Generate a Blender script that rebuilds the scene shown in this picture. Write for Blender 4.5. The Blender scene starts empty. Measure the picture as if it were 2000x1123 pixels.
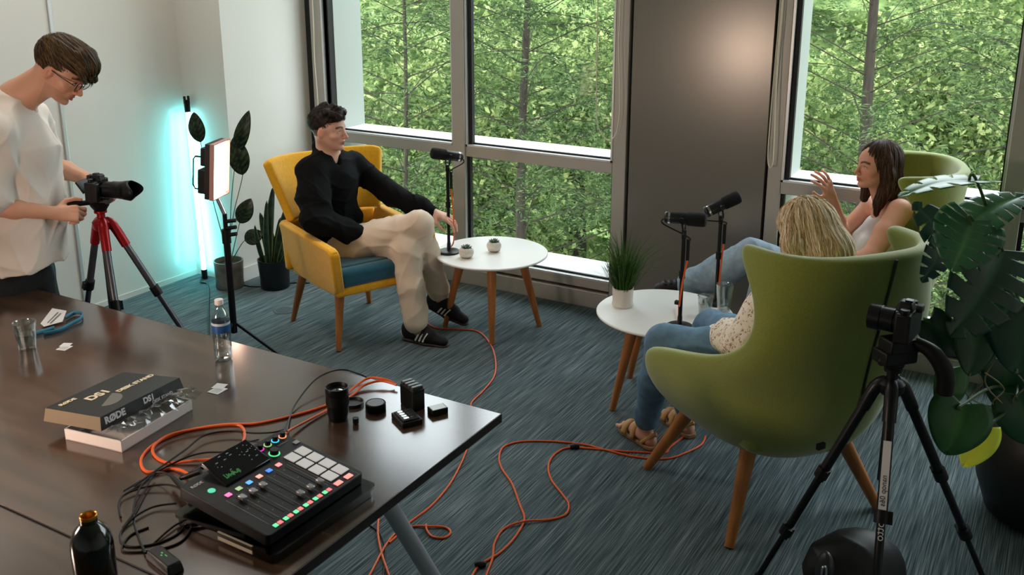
import bpy, math, random
import numpy as np
from mathutils import Matrix, Vector, Euler
from math import sin, cos, pi, radians as rad
SC = bpy.context.scene
COL = SC.collection
# ---------------------------------------------------------------- camera (solved from the room's own straight lines)
F, CX, CY, CAMH, HOR = 1880.0, 1000.0, 430.0, 2.15, -83.0
PITCH = math.atan((CY - HOR) / F)
YAW = rad(30.3)
cd = bpy.data.cameras.new('camera'); cam = bpy.data.objects.new('camera', cd); COL.objects.link(cam)
cd.sensor_width = 36.0; cd.lens = 36.0 * F / 2000.0; cd.shift_y = -(1123 / 2 - CY) / 2000.0
cd.clip_start = .05; cd.clip_end = 200
cd.dof.use_dof = True; cd.dof.focus_distance = 4.6; cd.dof.aperture_fstop = 7.0
cam.location = (0, 0, CAMH); cam.rotation_euler = (pi / 2 - PITCH, 0, YAW)
SC.camera = cam
# ---------------------------------------------------------------- light and exposure
SC.view_settings.view_transform = 'Standard'; SC.view_settings.look = 'None'
SC.view_settings.exposure = EXPOSURE = 0.08; SC.view_settings.gamma = 1.0
SC.view_settings.use_curve_mapping = False
try:
    SC.cycles.use_denoising = True
    SC.cycles.max_bounces = 8; SC.cycles.diffuse_bounces = 4; SC.cycles.glossy_bounces = 4
    SC.cycles.transmission_bounces = 6; SC.cycles.transparent_max_bounces = 12
    SC.cycles.caustics_reflective = False; SC.cycles.caustics_refractive = False
    SC.cycles.sample_clamp_indirect = 6.0; SC.cycles.blur_glossy = 0.5
except Exception:
    pass
w = bpy.data.worlds.new('overcast_sky'); SC.world = w; w.use_nodes = True
bg = w.node_tree.nodes['Background']; bg.inputs[0].default_value = (.86, .93, 1.0, 1); bg.inputs[1].default_value = 6.2


def lamp(name, kind, loc, rot, energy, col=(1, 1, 1), **k):
    d = bpy.data.lights.new(name, kind); d.energy = energy; d.color = col
    for a, b in k.items(): setattr(d, a, b)
    o = bpy.data.objects.new(name, d); COL.objects.link(o); o.location = loc; o.rotation_euler = rot
    return o


def look(frm, to):
    return (Vector(to) - Vector(frm)).to_track_quat('-Z', 'Y').to_euler()


lamp('sun', 'SUN', (0, 0, 10), look((0, -4, 6), (1.2, 3, 0)), 2.2, (1, .95, .82), angle=rad(12))
# daylight openings of the two windows (portals only guide the sky light, they add none)
for x0, x1 in ((-4.5, -2.37), (-1.3, 1.7)):
    p = lamp('window_portal', 'AREA', ((x0 + x1) / 2, 5.62, 1.75), look((0, 1, 0), (0, 0, 0)), 1.0, shape='RECTANGLE', size=x1 - x0, size_y=3.2)
    p.data.cycles.is_portal = True
# unseen fill lamps added under the ceiling to balance the window light
for x, y, e in ((-4.0, 3.2, 24), (-3.6, 1.2, 9)):
    lamp('ceiling_fill', 'AREA', (x, y, 3.40), (0, 0, 0), e, (1, .93, .84), shape='SQUARE', size=.6)


# the crew's second lamp, left of the frame: it lights the two women and glows back from the grey cladding
key = (-2.95, .62, 1.24)
lamp('key_light', 'AREA', key, look(key, (-.9, 4.1, 1.0)), 22, (1, .74, .60), shape='SQUARE', size=.26)


# ---------------------------------------------------------------- pixel of the photograph -> point in the room
def ray(x, y):
    a = (x - CX) / F; b = -(y - CY) / F
    d = (a, cos(PITCH) + b * sin(PITCH), -sin(PITCH) + b * cos(PITCH))
    return (cos(YAW) * d[0] - sin(YAW) * d[1], sin(YAW) * d[0] + cos(YAW) * d[1], d[2])


def _t(d, t): return Vector((d[0] * t, d[1] * t, CAMH + d[2] * t))


def atz(x, y, z=0.0):
    d = ray(x, y); return _t(d, (z - CAMH) / d[2])


def aty(x, y, v):
    d = ray(x, y); return _t(d, v / d[1])


def atd(x, y, dep):
    d = ray(x, y); return _t(d, dep / (-sin(YAW) * d[0] + cos(YAW) * d[1]))


# ---------------------------------------------------------------- materials
def lin(c):
    r = [(v / 255.0 / 12.92 if v / 255.0 <= .04045 else ((v / 255.0 + .055) / 1.055) ** 2.4) for v in c]
    return (r[0], r[1], r[2], 1.0)


MATS = {}


def N(nt, t, **k):
    n = nt.nodes.new(t)
    for a, b in k.items():
        if isinstance(a, str) and hasattr(n, a): setattr(n, a, b)
    return n


def mat(name, col=(128, 128, 128), rough=.5, metal=0.0, var=0.0, scale=40, bump=0.0, bscale=None, stretch=(1, 1, 1), emit=None, es=0.0, trans=0.0, ior=1.45,
        coat=0.0, sheen=0.0, alpha=1.0, vcol=False, col2=None, sss=0.0, spec=.5):
    if name in MATS: return MATS[name]
    m = bpy.data.materials.new(name); m.use_nodes = True; MATS[name] = m
    nt = m.node_tree; b = nt.nodes['Principled BSDF']
    b.inputs['Base Color'].default_value = lin(col); b.inputs['Roughness'].default_value = rough
    b.inputs['Metallic'].default_value = metal; b.inputs['IOR'].default_value = ior
    b.inputs['Specular IOR Level'].default_value = spec
    if trans: b.inputs['Transmission Weight'].default_value = trans
    if coat: b.inputs['Coat Weight'].default_value = coat; b.inputs['Coat Roughness'].default_value = .15
    if sheen: b.inputs['Sheen Weight'].default_value = sheen
    if alpha < 1: b.inputs['Alpha'].default_value = alpha
    if sss: b.inputs['Subsurface Weight'].default_value = sss; b.inputs['Subsurface Scale'].default_value = .01; b.inputs['Subsurface Radius'].default_value = (1, .35, .2)
    if emit: b.inputs['Emission Color'].default_value = lin(emit); b.inputs['Emission Strength'].default_value = es
    src = None
    if vcol:
        a = N(nt, 'ShaderNodeAttribute'); a.attribute_name = 'tint'; src = a.outputs['Color']
        nt.links.new(src, b.inputs['Base Color'])
    if var or bump or col2:
        tc = N(nt, 'ShaderNodeTexCoord'); mp = N(nt, 'ShaderNodeMapping'); mp.inputs['Scale'].default_value = stretch
        nt.links.new(tc.outputs['Object'], mp.inputs[0])
        no = N(nt, 'ShaderNodeTexNoise'); no.inputs['Scale'].default_value = scale; no.inputs['Detail'].default_value = 5
        nt.links.new(mp.outputs[0], no.inputs['Vector'])
        if var or col2:
            mx = N(nt, 'ShaderNodeMix'); mx.data_type = 'RGBA'
            c = lin(col)
            if col2: c0, c1 = c, lin(col2)
            else: c0 = tuple(v * (1 - var) for v in c[:3]) + (1,); c1 = tuple(min(1, v * (1 + var)) for v in c[:3]) + (1,)
            mx.inputs[6].default_value = c0; mx.inputs[7].default_value = c1
            rp = N(nt, 'ShaderNodeMapRange'); rp.inputs[1].default_value = .35; rp.inputs[2].default_value = .65
            nt.links.new(no.outputs[0], rp.inputs[0]); nt.links.new(rp.outputs[0], mx.inputs[0])
            if src is None: nt.links.new(mx.outputs[2], b.inputs['Base Color'])
            else:
                mu = N(nt, 'ShaderNodeMix'); mu.data_type = 'RGBA'; mu.blend_type = 'MULTIPLY'; mu.inputs[0].default_value = 1
                mx.inputs[6].default_value = (1 - var, 1 - var, 1 - var, 1); mx.inputs[7].default_value = (1 + var, 1 + var, 1 + var, 1)
                nt.links.new(src, mu.inputs[6]); nt.links.new(mx.outputs[2], mu.inputs[7]); nt.links.new(mu.outputs[2], b.inputs['Base Color'])
        if bump:
            n2 = N(nt, 'ShaderNodeTexNoise'); n2.inputs['Scale'].default_value = bscale or scale; n2.inputs['Detail'].default_value = 3
            nt.links.new(mp.outputs[0], n2.inputs['Vector'])
            bp = N(nt, 'ShaderNodeBump'); bp.inputs['Strength'].default_value = bump; bp.inputs['Distance'].default_value = .01
            nt.links.new(n2.outputs[0], bp.inputs['Height']); nt.links.new(bp.outputs[0], b.inputs['Normal'])
    return m


def thin_glass(name, tint=(255, 255, 255), refl=1.0, rough=.02, base=0.0):
    """clear thin sheet: transparent with a fresnel reflection"""
    if name in MATS: return MATS[name]
    m = bpy.data.materials.new(name); m.use_nodes = True; MATS[name] = m; nt = m.node_tree; nt.nodes.clear()
    o = N(nt, 'ShaderNodeOutputMaterial'); t = N(nt, 'ShaderNodeBsdfTransparent'); g = N(nt, 'ShaderNodeBsdfGlossy'); x = N(nt, 'ShaderNodeMixShader')
    f = N(nt, 'ShaderNodeLayerWeight'); pw = N(nt, 'ShaderNodeMath'); pw.operation = 'POWER'; pw.inputs[1].default_value = 3; nt.links.new(f.outputs['Facing'], pw.inputs[0])
    mu = N(nt, 'ShaderNodeMath'); mu.operation = 'MULTIPLY_ADD'; mu.inputs[1].default_value = .5 * refl; mu.inputs[2].default_value = .035 * refl + base; mu.use_clamp = True
    nt.links.new(pw.outputs[0], mu.inputs[0]); nt.links.new(mu.outputs[0], x.inputs[0])
    t.inputs[0].default_value = lin(tint); g.inputs['Roughness'].default_value = rough
    nt.links.new(t.outputs[0], x.inputs[1]); nt.links.new(g.outputs[0], x.inputs[2]); nt.links.new(x.outputs[0], o.inputs[0])
    return m


# ---------------------------------------------------------------- mesh builder
def frame(d, up=Vector((0, 0, 1))):
    d = Vector(d).normalized()
    if abs(d.dot(up)) > .99: up = Vector((1, 0, 0))
    x = up.cross(d).normalized(); y = d.cross(x)
    return x, y, d


def crom(pts, k=6, closed=False):
    pts = [Vector(p) for p in pts]
    if len(pts) < 3: return pts
    n = len(pts); out = []
    for i in range(n if closed else n - 1):
        if closed: a, b, c, d = pts[i - 1], pts[i], pts[(i + 1) % n], pts[(i + 2) % n]
        else: a, b, c, d = pts[max(i - 1, 0)], pts[i], pts[i + 1], pts[min(i + 2, n - 1)]
        for j in range(k):
            t = j / k
            out.append(.5 * ((2 * b) + (c - a) * t + (2 * a - 5 * b + 4 * c - d) * t * t + (3 * b - a - 3 * c + d) * t ** 3))
    if not closed: out.append(pts[-1])
    return out


class B:
    def __init__(s, T=None):
        s.v = []; s.f = []; s.m = []; s.T = T; s.mi = 0

    def add(s, vs, fs):
        o = len(s.v)
        s.v += [(s.T @ Vector(p)) if s.T is not None else Vector(p) for p in vs]
        s.f += [tuple(i + o for i in f) for f in fs]; s.m += [s.mi] * len(fs)
        return s

    def box(s, c, d, rz=0.0, R=None, taper=None):
        R = R if R is not None else Matrix.Rotation(rz, 3, 'Z'); c = Vector(c)
        vs = []
        for z in (-1, 1):
            k = taper if (taper is not None and z > 0) else 1
            for x, y in ((-1, -1), (1, -1), (1, 1), (-1, 1)):
                vs.append(c + R @ Vector((x * d[0] / 2 * k, y * d[1] / 2 * k, z * d[2] / 2)))
        return s.add(vs, [(3, 2, 1, 0), (4, 5, 6, 7), (0, 1, 5, 4), (1, 2, 6, 5), (2, 3, 7, 6), (3, 0, 4, 7)])

    def bb(s, x0, x1, y0, y1, z0, z1):
        return s.box(((x0 + x1) / 2, (y0 + y1) / 2, (z0 + z1) / 2), (x1 - x0, y1 - y0, z1 - z0))

    def cyl(s, a, b, r0, r1=None, n=18, cap=True):
        a, b = Vector(a), Vector(b); r1 = r0 if r1 is None else r1; x, y, _ = frame(b - a)
        vs = [p + (x * cos(2 * pi * i / n) + y * sin(2 * pi * i / n)) * r for p, r in ((a, r0), (b, r1)) for i in range(n)]
        fs = [(i, (i + 1) % n, n + (i + 1) % n, n + i) for i in range(n)]
        if cap: fs += [tuple(range(n - 1, -1, -1)), tuple(range(n, 2 * n))]
        return s.add(vs, fs)

    def tube(s, pts, r, n=8, k=6, closed=False, smooth=True, flat=None):
        P = crom(pts, k, closed) if smooth else [Vector(p) for p in pts]
        m = len(P); rr = r if isinstance(r, (list, tuple)) else None
        vs = []; px = None
        for i, p in enumerate(P):
            d = (P[(i + 1) % m] - P[i - 1]) if closed else (P[min(i + 1, m - 1)] - P[max(i - 1, 0)])
            if d.length < 1e-9: d = Vector((0, 0, 1))
            d.normalize()
            if px is None: x, y, _ = frame(d)
            else:
                x = px - d * px.dot(d)
                x = x.normalized() if x.length > 1e-6 else frame(d)[0]
                y = d.cross(x)
            px = x
            q = (rr[0] + (rr[-1] - rr[0]) * i / (m - 1) if rr and len(rr) == 2 else (np.interp(i / (m - 1), np.linspace(0, 1, len(rr)), rr) if rr else r))
            fl = flat or 1
            vs += [p + (x * cos(2 * pi * j / n) + y * sin(2 * pi * j / n) * fl) * q for j in range(n)]
        fs = []
        for i in range(m if closed else m - 1):
            a = i * n; b = ((i + 1) % m) * n
            fs += [(a + j, a + (j + 1) % n, b + (j + 1) % n, b + j) for j in range(n)]
        if not closed: fs += [tuple(range(n - 1, -1, -1)), tuple((m - 1) * n + j for j in range(n))]
        return s.add(vs, fs)

    def lathe(s, prof, c=(0, 0, 0), n=32, R=None, cap=True, flat=1.0):
        c = Vector(c); vs = []
        for r, z in prof:
            for i in range(n):
                p = Vector((r * cos(2 * pi * i / n), r * sin(2 * pi * i / n) * flat, z)); vs.append(c + (R @ p if R is not None else p))
        fs = [(k * n + i, k * n + (i + 1) % n, (k + 1) * n + (i + 1) % n, (k + 1) * n + i) for k in range(len(prof) - 1) for i in range(n)]
        if cap: fs += [tuple(range(n - 1, -1, -1)), tuple((len(prof) - 1) * n + i for i in range(n))]
        return s.add(vs, fs)

    def prism(s, pts, z0, z1, R=None, c=(0, 0, 0)):
        n = len(pts); c = Vector(c)
        vs = [Vector((x, y, z)) for z in (z0, z1) for x, y in pts]
        vs = [c + (R @ p if R is not None else p) for p in vs]
        return s.add(vs, [tuple(range(n - 1, -1, -1)), tuple(range(n, 2 * n))] + [(i, (i + 1) % n, n + (i + 1) % n, n + i) for i in range(n)])

    def grid(s, rows, cu=False, cv=False):
        nr, nc = len(rows), len(rows[0]); vs = [p for r in rows for p in r]; fs = []
        for i in range(nr if cu else nr - 1):
            for j in range(nc if cv else nc - 1):
                fs.append((i * nc + j, i * nc + (j + 1) % nc, ((i + 1) % nr) * nc + (j + 1) % nc, ((i + 1) % nr) * nc + j))
        return s.add(vs, fs)

    def ell(s, c, r, R=None, n=16, m=10):
        c = Vector(c); r = (r, r, r) if isinstance(r, (int, float)) else r; vs = []
        for i in range(1, m):
            t = pi * i / m
            for j in range(n):
                p = Vector((r[0] * sin(t) * cos(2 * pi * j / n), r[1] * sin(t) * sin(2 * pi * j / n), -r[2] * cos(t))); vs.append(p)
        vs += [Vector((0, 0, -r[2])), Vector((0, 0, r[2]))]
        vs = [c + (R @ p if R is not None else p) for p in vs]; k = (m - 1) * n
        fs = [(i * n + j, i * n + (j + 1) % n, (i + 1) * n + (j + 1) % n, (i + 1) * n + j) for i in range(m - 2) for j in range(n)]
        fs += [(k, (j + 1) % n, j) for j in range(n)] + [(k + 1, (m - 2) * n + j, (m - 2) * n + (j + 1) % n) for j in range(n)]
        return s.add(vs, fs)


def link(o, parent=None, world=False):
    COL.objects.link(o)
    if parent is not None:
        o.parent = parent
        if world: o.matrix_parent_inverse = mtx(parent).inverted()
    return o


def mtx(o):
    m = Matrix.Translation(o.location) @ o.rotation_euler.to_matrix().to_4x4()
    return mtx(o.parent) @ o.matrix_parent_inverse @ m if o.parent else m


def obj(name, b, mats, parent=None, world=False, flat=False, bev=0, bseg=2, sub=0, ang=40, solid=0):
    me = bpy.data.meshes.new(name); me.from_pydata([tuple(p) for p in b.v], [], b.f)
    for m in (mats if isinstance(mats, (list, tuple)) else [mats]): me.materials.append(m)
    if any(b.m): me.polygons.foreach_set('material_index', b.m)
    me.update(); me.validate()
    if not flat:
        me.polygons.foreach_set('use_smooth', [True] * len(me.polygons))
        if not sub: me.set_sharp_from_angle(angle=rad(ang))
    o = bpy.data.objects.new(name, me); link(o, parent, world)
    if solid:
        q = o.modifiers.new('thickness', 'SOLIDIFY'); q.thickness = solid; q.offset = 0
    if bev:
        q = o.modifiers.new('bevel', 'BEVEL'); q.width = bev; q.segments = bseg; q.limit_method = 'ANGLE'; q.angle_limit = rad(35)
    if sub:
        q = o.modifiers.new('subdivision', 'SUBSURF'); q.levels = sub; q.render_levels = sub
    return o


def tag(o, label=None, cat=None, group=None, kind=None):
    if label: o['label'] = label
    if cat: o['category'] = cat
    if group: o['group'] = group
    if kind: o['kind'] = kind
    return o


def thing(name, label, cat, loc=(0, 0, 0), rz=0.0, group=None):
    o = bpy.data.objects.new(name, None); COL.objects.link(o); o.empty_display_size = .1
    o.location = loc; o.rotation_euler = (0, 0, rz)
    return tag(o, label, cat, group)


def struct(name, b, m, parent=None, **k):
    return tag(obj(name, b, m, parent, **k), kind='structure')


def text(name, body, size, m, parent, M, extrude=.0004, align='LEFT', sx=1.0, off=0.0):
    c = bpy.data.curves.new(name, 'FONT'); c.body = body; c.size = size; c.extrude = extrude; c.align_x = align; c.offset = off
    c.resolution_u = 3; tmp = bpy.data.objects.new(name, c); COL.objects.link(tmp)
    me = bpy.data.meshes.new_from_object(tmp.evaluated_get(bpy.context.evaluated_depsgraph_get()))
    COL.objects.unlink(tmp); bpy.data.objects.remove(tmp)
    me.transform(M @ Matrix.Diagonal((sx, 1, 1, 1))); me.materials.clear(); me.materials.append(m)
    o = bpy.data.objects.new(name, me); link(o, parent); return o


def copy_tree(o, parent=None):
    kids = [c for c in KIDS(o)]
    c = o.copy(); COL.objects.link(c)
    if parent is not None: c.parent = parent; c.matrix_parent_inverse = o.matrix_parent_inverse.copy()
    for k in kids: copy_tree(k, c)
    return c


def KIDS(o): return [x for x in bpy.data.objects if x.parent is o]
# ================================================================ THE ROOM
def carpet():
    m = bpy.data.materials.new('carpet'); m.use_nodes = True; nt = m.node_tree; b = nt.nodes['Principled BSDF']
    b.inputs['Roughness'].default_value = .95; b.inputs['Specular IOR Level'].default_value = .15
    tc = N(nt, 'ShaderNodeTexCoord')
    def noise(sx, sy, sc, det=3):
        mp = N(nt, 'ShaderNodeMapping'); mp.inputs['Scale'].default_value = (sx, sy, 1); nt.links.new(tc.outputs['Object'], mp.inputs[0])
        n = N(nt, 'ShaderNodeTexNoise'); n.inputs['Scale'].default_value = sc; n.inputs['Detail'].default_value = det
        nt.links.new(mp.outputs[0], n.inputs['Vector']); return n.outputs[0]
    a = noise(260, 4, 1.0); c = noise(70, .8, 1.0); g = noise(1.2, 1.2, 1.0)
    ad = N(nt, 'ShaderNodeMath'); ad.operation = 'ADD'; nt.links.new(a, ad.inputs[0])
    mu = N(nt, 'ShaderNodeMath'); mu.operation = 'MULTIPLY'; mu.inputs[1].default_value = .30; nt.links.new(c, mu.inputs[0]); nt.links.new(mu.outputs[0], ad.inputs[1])
    cr = N(nt, 'ShaderNodeValToRGB'); nt.links.new(ad.outputs[0], cr.inputs[0])
    e = cr.color_ramp.elements; e[0].position = .46; e[0].color = lin((48, 60, 64)); e[1].position = .86; e[1].color = lin((132, 143, 144))
    k = e.new(.64); k.color = lin((82, 96, 100))
    nt.links.new(cr.outputs[0], b.inputs['Base Color'])
    bp = N(nt, 'ShaderNodeBump'); bp.inputs['Strength'].default_value = .5; bp.inputs['Distance'].default_value = .004
    nt.links.new(a, bp.inputs['Height']); nt.links.new(bp.outputs[0], b.inputs['Normal'])
    return m


M_wall = mat('white_wall_paint', (226, 224, 217), .55, bump=.03, bscale=300)
M_left = mat('white_laminate_partition', (222, 220, 214), .12)
M_grey = mat('grey_metal_cladding', (126, 123, 116), .24, .25, spec=.5)
M_grey2 = mat('grey_metal_frame', (172, 169, 162), .42, .25)
M_alu = mat('bright_aluminium', (215, 217, 218), .35, .5)
M_blk = mat('black_rubber', (14, 15, 17), .6)
M_ledge = mat('white_exterior_ledge', (225, 228, 226), .6)
M_glass = thin_glass('window_glass', (250, 252, 250), .12)
M_ceil = mat('ceiling_paint', (205, 203, 198), .9)

XL, XP, YC, YW, XR, YB, ZC = -5.17, -4.76, 4.46, 5.25, 2.4, -2.6, 3.45
struct('floor', B().bb(XL - .2, XR + .2, YB - .2, YW + .02, -.12, 0), carpet())
struct('ceiling', B().bb(XL - .2, XR + .2, YB - .2, YW + .4, ZC, ZC + .15), M_ceil)
b = B()
# partition leaves with thin seams
for y0, y1 in ((YB, -1.9), (-1.89, .71), (.72, 2.15), (2.16, 3.54), (3.565, YC)):
    b.bb(XL - .15, XL, y0, y1, .03, ZC)
b.bb(XL - .15, XL - .012, YB, YC, 0, ZC)
struct('wall_left', b, M_left)
b = B(); b.bb(XL, XL + .012, 3.54, 3.565, .03, ZC)
struct('trim_1', b, M_alu, bev=.003)
struct('wall_corner', B().bb(XL - .15, XP, YC, YW + .35, 0, ZC), M_wall)
struct('wall_back', B().bb(XL - .2, XR + .2, YB - .15, YB, 0, ZC), M_wall)
struct('wall_right', B().bb(XR, XR + .15, YB, YW + .35, 0, ZC), M_wall)
b = B(); b.bb(XL, XL + .008, YB, YC, 0, .035)
struct('baseboard_left', b, M_left)
b = B(); b.bb(XL, XP + .012, YC - .012, YC, 0, .10); b.bb(XP, XP + .012, YC - .012, YW, 0, .10)
struct('baseboard_corner', b, M_wall, bev=.003)

# cladding of the window wall: between the windows, right of them, below and above them
YO = YW + .35
b = B(); b.bb(-2.25, -1.43, YW - .012, YW + .2, 0, ZC)
struct('wall_window', b, M_grey, bev=.003)
b = B()
b.bb(XP, -4.55, YW, YO, 0, ZC); b.bb(-2.35, -1.33, YW + .03, YO, 0, ZC); b.bb(1.75, XR, YW, YO, 0, ZC)
for x0, x1 in ((-4.55, -2.35), (-1.33, 1.75)): b.bb(x0, x1, YW + .02, YO, 3.30, ZC)
struct('wall_window_core', b, mat('dark_seam', (30, 30, 31), .7))
b = B()
b.bb(-4.70, -4.60, YW - .02, YW + .03, 0, ZC)
b.bb(-2.355, -2.268, YW - .02, YW + .03, 0, ZC)
b.bb(-1.412, -1.335, YW - .02, YW + .03, 0, ZC)
b.bb(1.72, 1.85, YW - .02, YW + .03, 0, ZC)
struct('trim_2', b, M_grey2, bev=.004)


def window(n, x0, x1, mulls):
    r = tag(thing('window_%d' % n, None, None, (0, 0, 0)), kind='structure')
    f = B()
    f.bb(x0, x1, YW - .02, YW + .05, .885, .953)                      # transom
    for a, c in mulls: f.bb(a, c, YW - .035, YW + .06, .11, 3.34)
    f.bb(x0, x1, YW - .02, YW + .05, .125, .182)
    f.bb(x0, x1, YW - .03, YW + .05, 0.0, .108)
    f.bb(x0, x1, YW - .02, YW + .05, 3.28, 3.4)
    struct('window_frame', f, M_grey2, r, bev=.004)
    e = B(); g = B(); bays = []
    xs = [x0] + [v for a, c in mulls for v in (a, c)] + [x1]
    for i in range(0, len(xs), 2):
        a, c = xs[i], xs[i + 1]
        for z in (.953, .182):
            e.bb(a, c, YW - .022, YW + .012, z, z + .012)
            g.bb(a, c, YW + .014, YW + .03, z + .004, z + .022)
        e.bb(a, a + .012, YW - .022, YW + .012, .953, 3.29); e.bb(c - .012, c, YW - .022, YW + .012, .953, 3.29)
        g.bb(a + .012, a + .04, YW + .0, YW + .03, .965, 3.29); g.bb(c - .02, c - .012, YW + .0, YW + .03, .965, 3.29)
        g.bb(a, a + .02, YW + .0, YW + .03, .2, .885); g.bb(c - .01, c, YW + .0, YW + .03, .2, .885)
        for z0, z1 in ((.96, 3.29), (.19, .887)):
            struct('pane', B().bb(a + .005, c - .005, YW + .034, YW + .040, z0, z1), M_glass, r)
    struct('glazing_bead', e, M_alu, r); struct('gasket', g, M_blk, r)
    l = B(); l.bb(x0 - .02, x1 + .02, YW + .05, YO + .005, .905, .952); l.bb(x0 - .02, x1 + .02, YW + .05, YO + .005, .05, .19)
    struct('exterior_ledge', l, M_ledge, r)
    return r


window(1, -4.60, -2.355, [(-3.505, -3.408)])
window(2, -1.335, 1.75, [(-.236, -.148)])
# light grey exterior reveals beside the glass
b = B(); b.bb(-4.56, -4.545, YW + .05, YO, .19, 3.30); b.bb(-2.37, -2.355, YW + .05, YO, .19, 3.30)
b.bb(-1.345, -1.325, YW + .05, YO, .19, 3.30); b.bb(1.735, 1.75, YW + .05, YO, .19, 3.30)
struct('trim_3', b, mat('pale_reveal', (165, 170, 164), .5))

# blind cords
M_cord = mat('beige_cord', (222, 214, 190), .6)


def cord(label, pts):
    tag(obj('blind_cord', B().tube(pts, .0035, 6), M_cord), label, 'cord')


Yc = YW - .06
p = lambda x, y: aty(x, y, Yc)
top = lambda q: Vector((q.x, q.y, 3.42))
a = [p(1168, 0), p(1166, 90), p(1165, 200), p(1168, 245), p(1180, 268), p(1192, 274), p(1203, 262), p(1209, 235), p(1211, 190), p(1209, 80), p(1212, 0)]
cord('long beige looped blind cord hanging at right end of the left window', [top(a[0])] + a + [top(a[-1])])
a = [p(1524, 0), p(1515, 110), p(1504, 240), p(1500, 300), p(1501, 322), p(1505, 327), p(1509, 318), p(1511, 290), p(1519, 110), p(1528, 0)]
cord('beige looped blind cord hanging between grey panel and right window', [top(a[0])] + a + [top(a[-1])])
a = [aty(610, 0, 5.19), aty(614, 110, 5.19), aty(621, 205, 5.19), aty(624, 330, 5.19)]
cord('thin beige cord hanging in the corner left of the left window', [top(a[0])] + a)
# ================================================================ TREES OUTSIDE
def leaf_mat(name, c0, c1, c2, tr=.35):
    m = bpy.data.materials.new(name); m.use_nodes = True; nt = m.node_tree; nt.nodes.clear()
    out = N(nt, 'ShaderNodeOutputMaterial'); ge = N(nt, 'ShaderNodeNewGeometry'); cr = N(nt, 'ShaderNodeValToRGB')
    e = cr.color_ramp.elements; e[0].color = lin(c0); e[1].color = lin(c2); k = e.new(.5); k.color = lin(c1)
    nt.links.new(ge.outputs['Random Per Island'], cr.inputs[0])
    d = N(nt, 'ShaderNodeBsdfDiffuse'); t = N(nt, 'ShaderNodeBsdfTranslucent'); mx = N(nt, 'ShaderNodeMixShader'); mx.inputs[0].default_value = tr
    nt.links.new(cr.outputs[0], d.inputs[0]); nt.links.new(cr.outputs[0], t.inputs[0])
    nt.links.new(d.outputs[0], mx.inputs[1]); nt.links.new(t.outputs[0], mx.inputs[2]); nt.links.new(mx.outputs[0], out.inputs[0])
    return m


M_bark = mat('tree_bark', (50, 43, 34), .9, var=.35, scale=8, stretch=(6, 6, 1))
L_near = leaf_mat('feathery_green_leaf', (44, 59, 40), (72, 93, 58), (112, 132, 88))
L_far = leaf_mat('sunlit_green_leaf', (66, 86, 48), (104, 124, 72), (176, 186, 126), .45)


def leaf_mesh(name, P, A, S, L, Wd, m, parent):
    """quads at P along axis A, side S, length L, width Wd (all arrays)"""
    n = len(P); a = A * L[:, None]; s = S * Wd[:, None] / 2
    V = np.stack([P - s * .3, P + a * .5 - s, P + a, P + a * .5 + s], 1).reshape(-1, 3)
    me = bpy.data.meshes.new(name); me.vertices.add(4 * n); me.vertices.foreach_set('co', V.ravel())
    me.loops.add(4 * n); me.loops.foreach_set('vertex_index', np.arange(4 * n, dtype=np.int32))
    me.polygons.add(n); me.polygons.foreach_set('loop_start', np.arange(0, 4 * n, 4, dtype=np.int32))
    me.polygons.foreach_set('loop_total', np.full(n, 4, np.int32)); me.update(); me.materials.append(m)
    o = bpy.data.objects.new(name, me); link(o, parent); return o


def unit(a): return a / np.maximum(np.linalg.norm(a, axis=1, keepdims=True), 1e-9)


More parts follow.
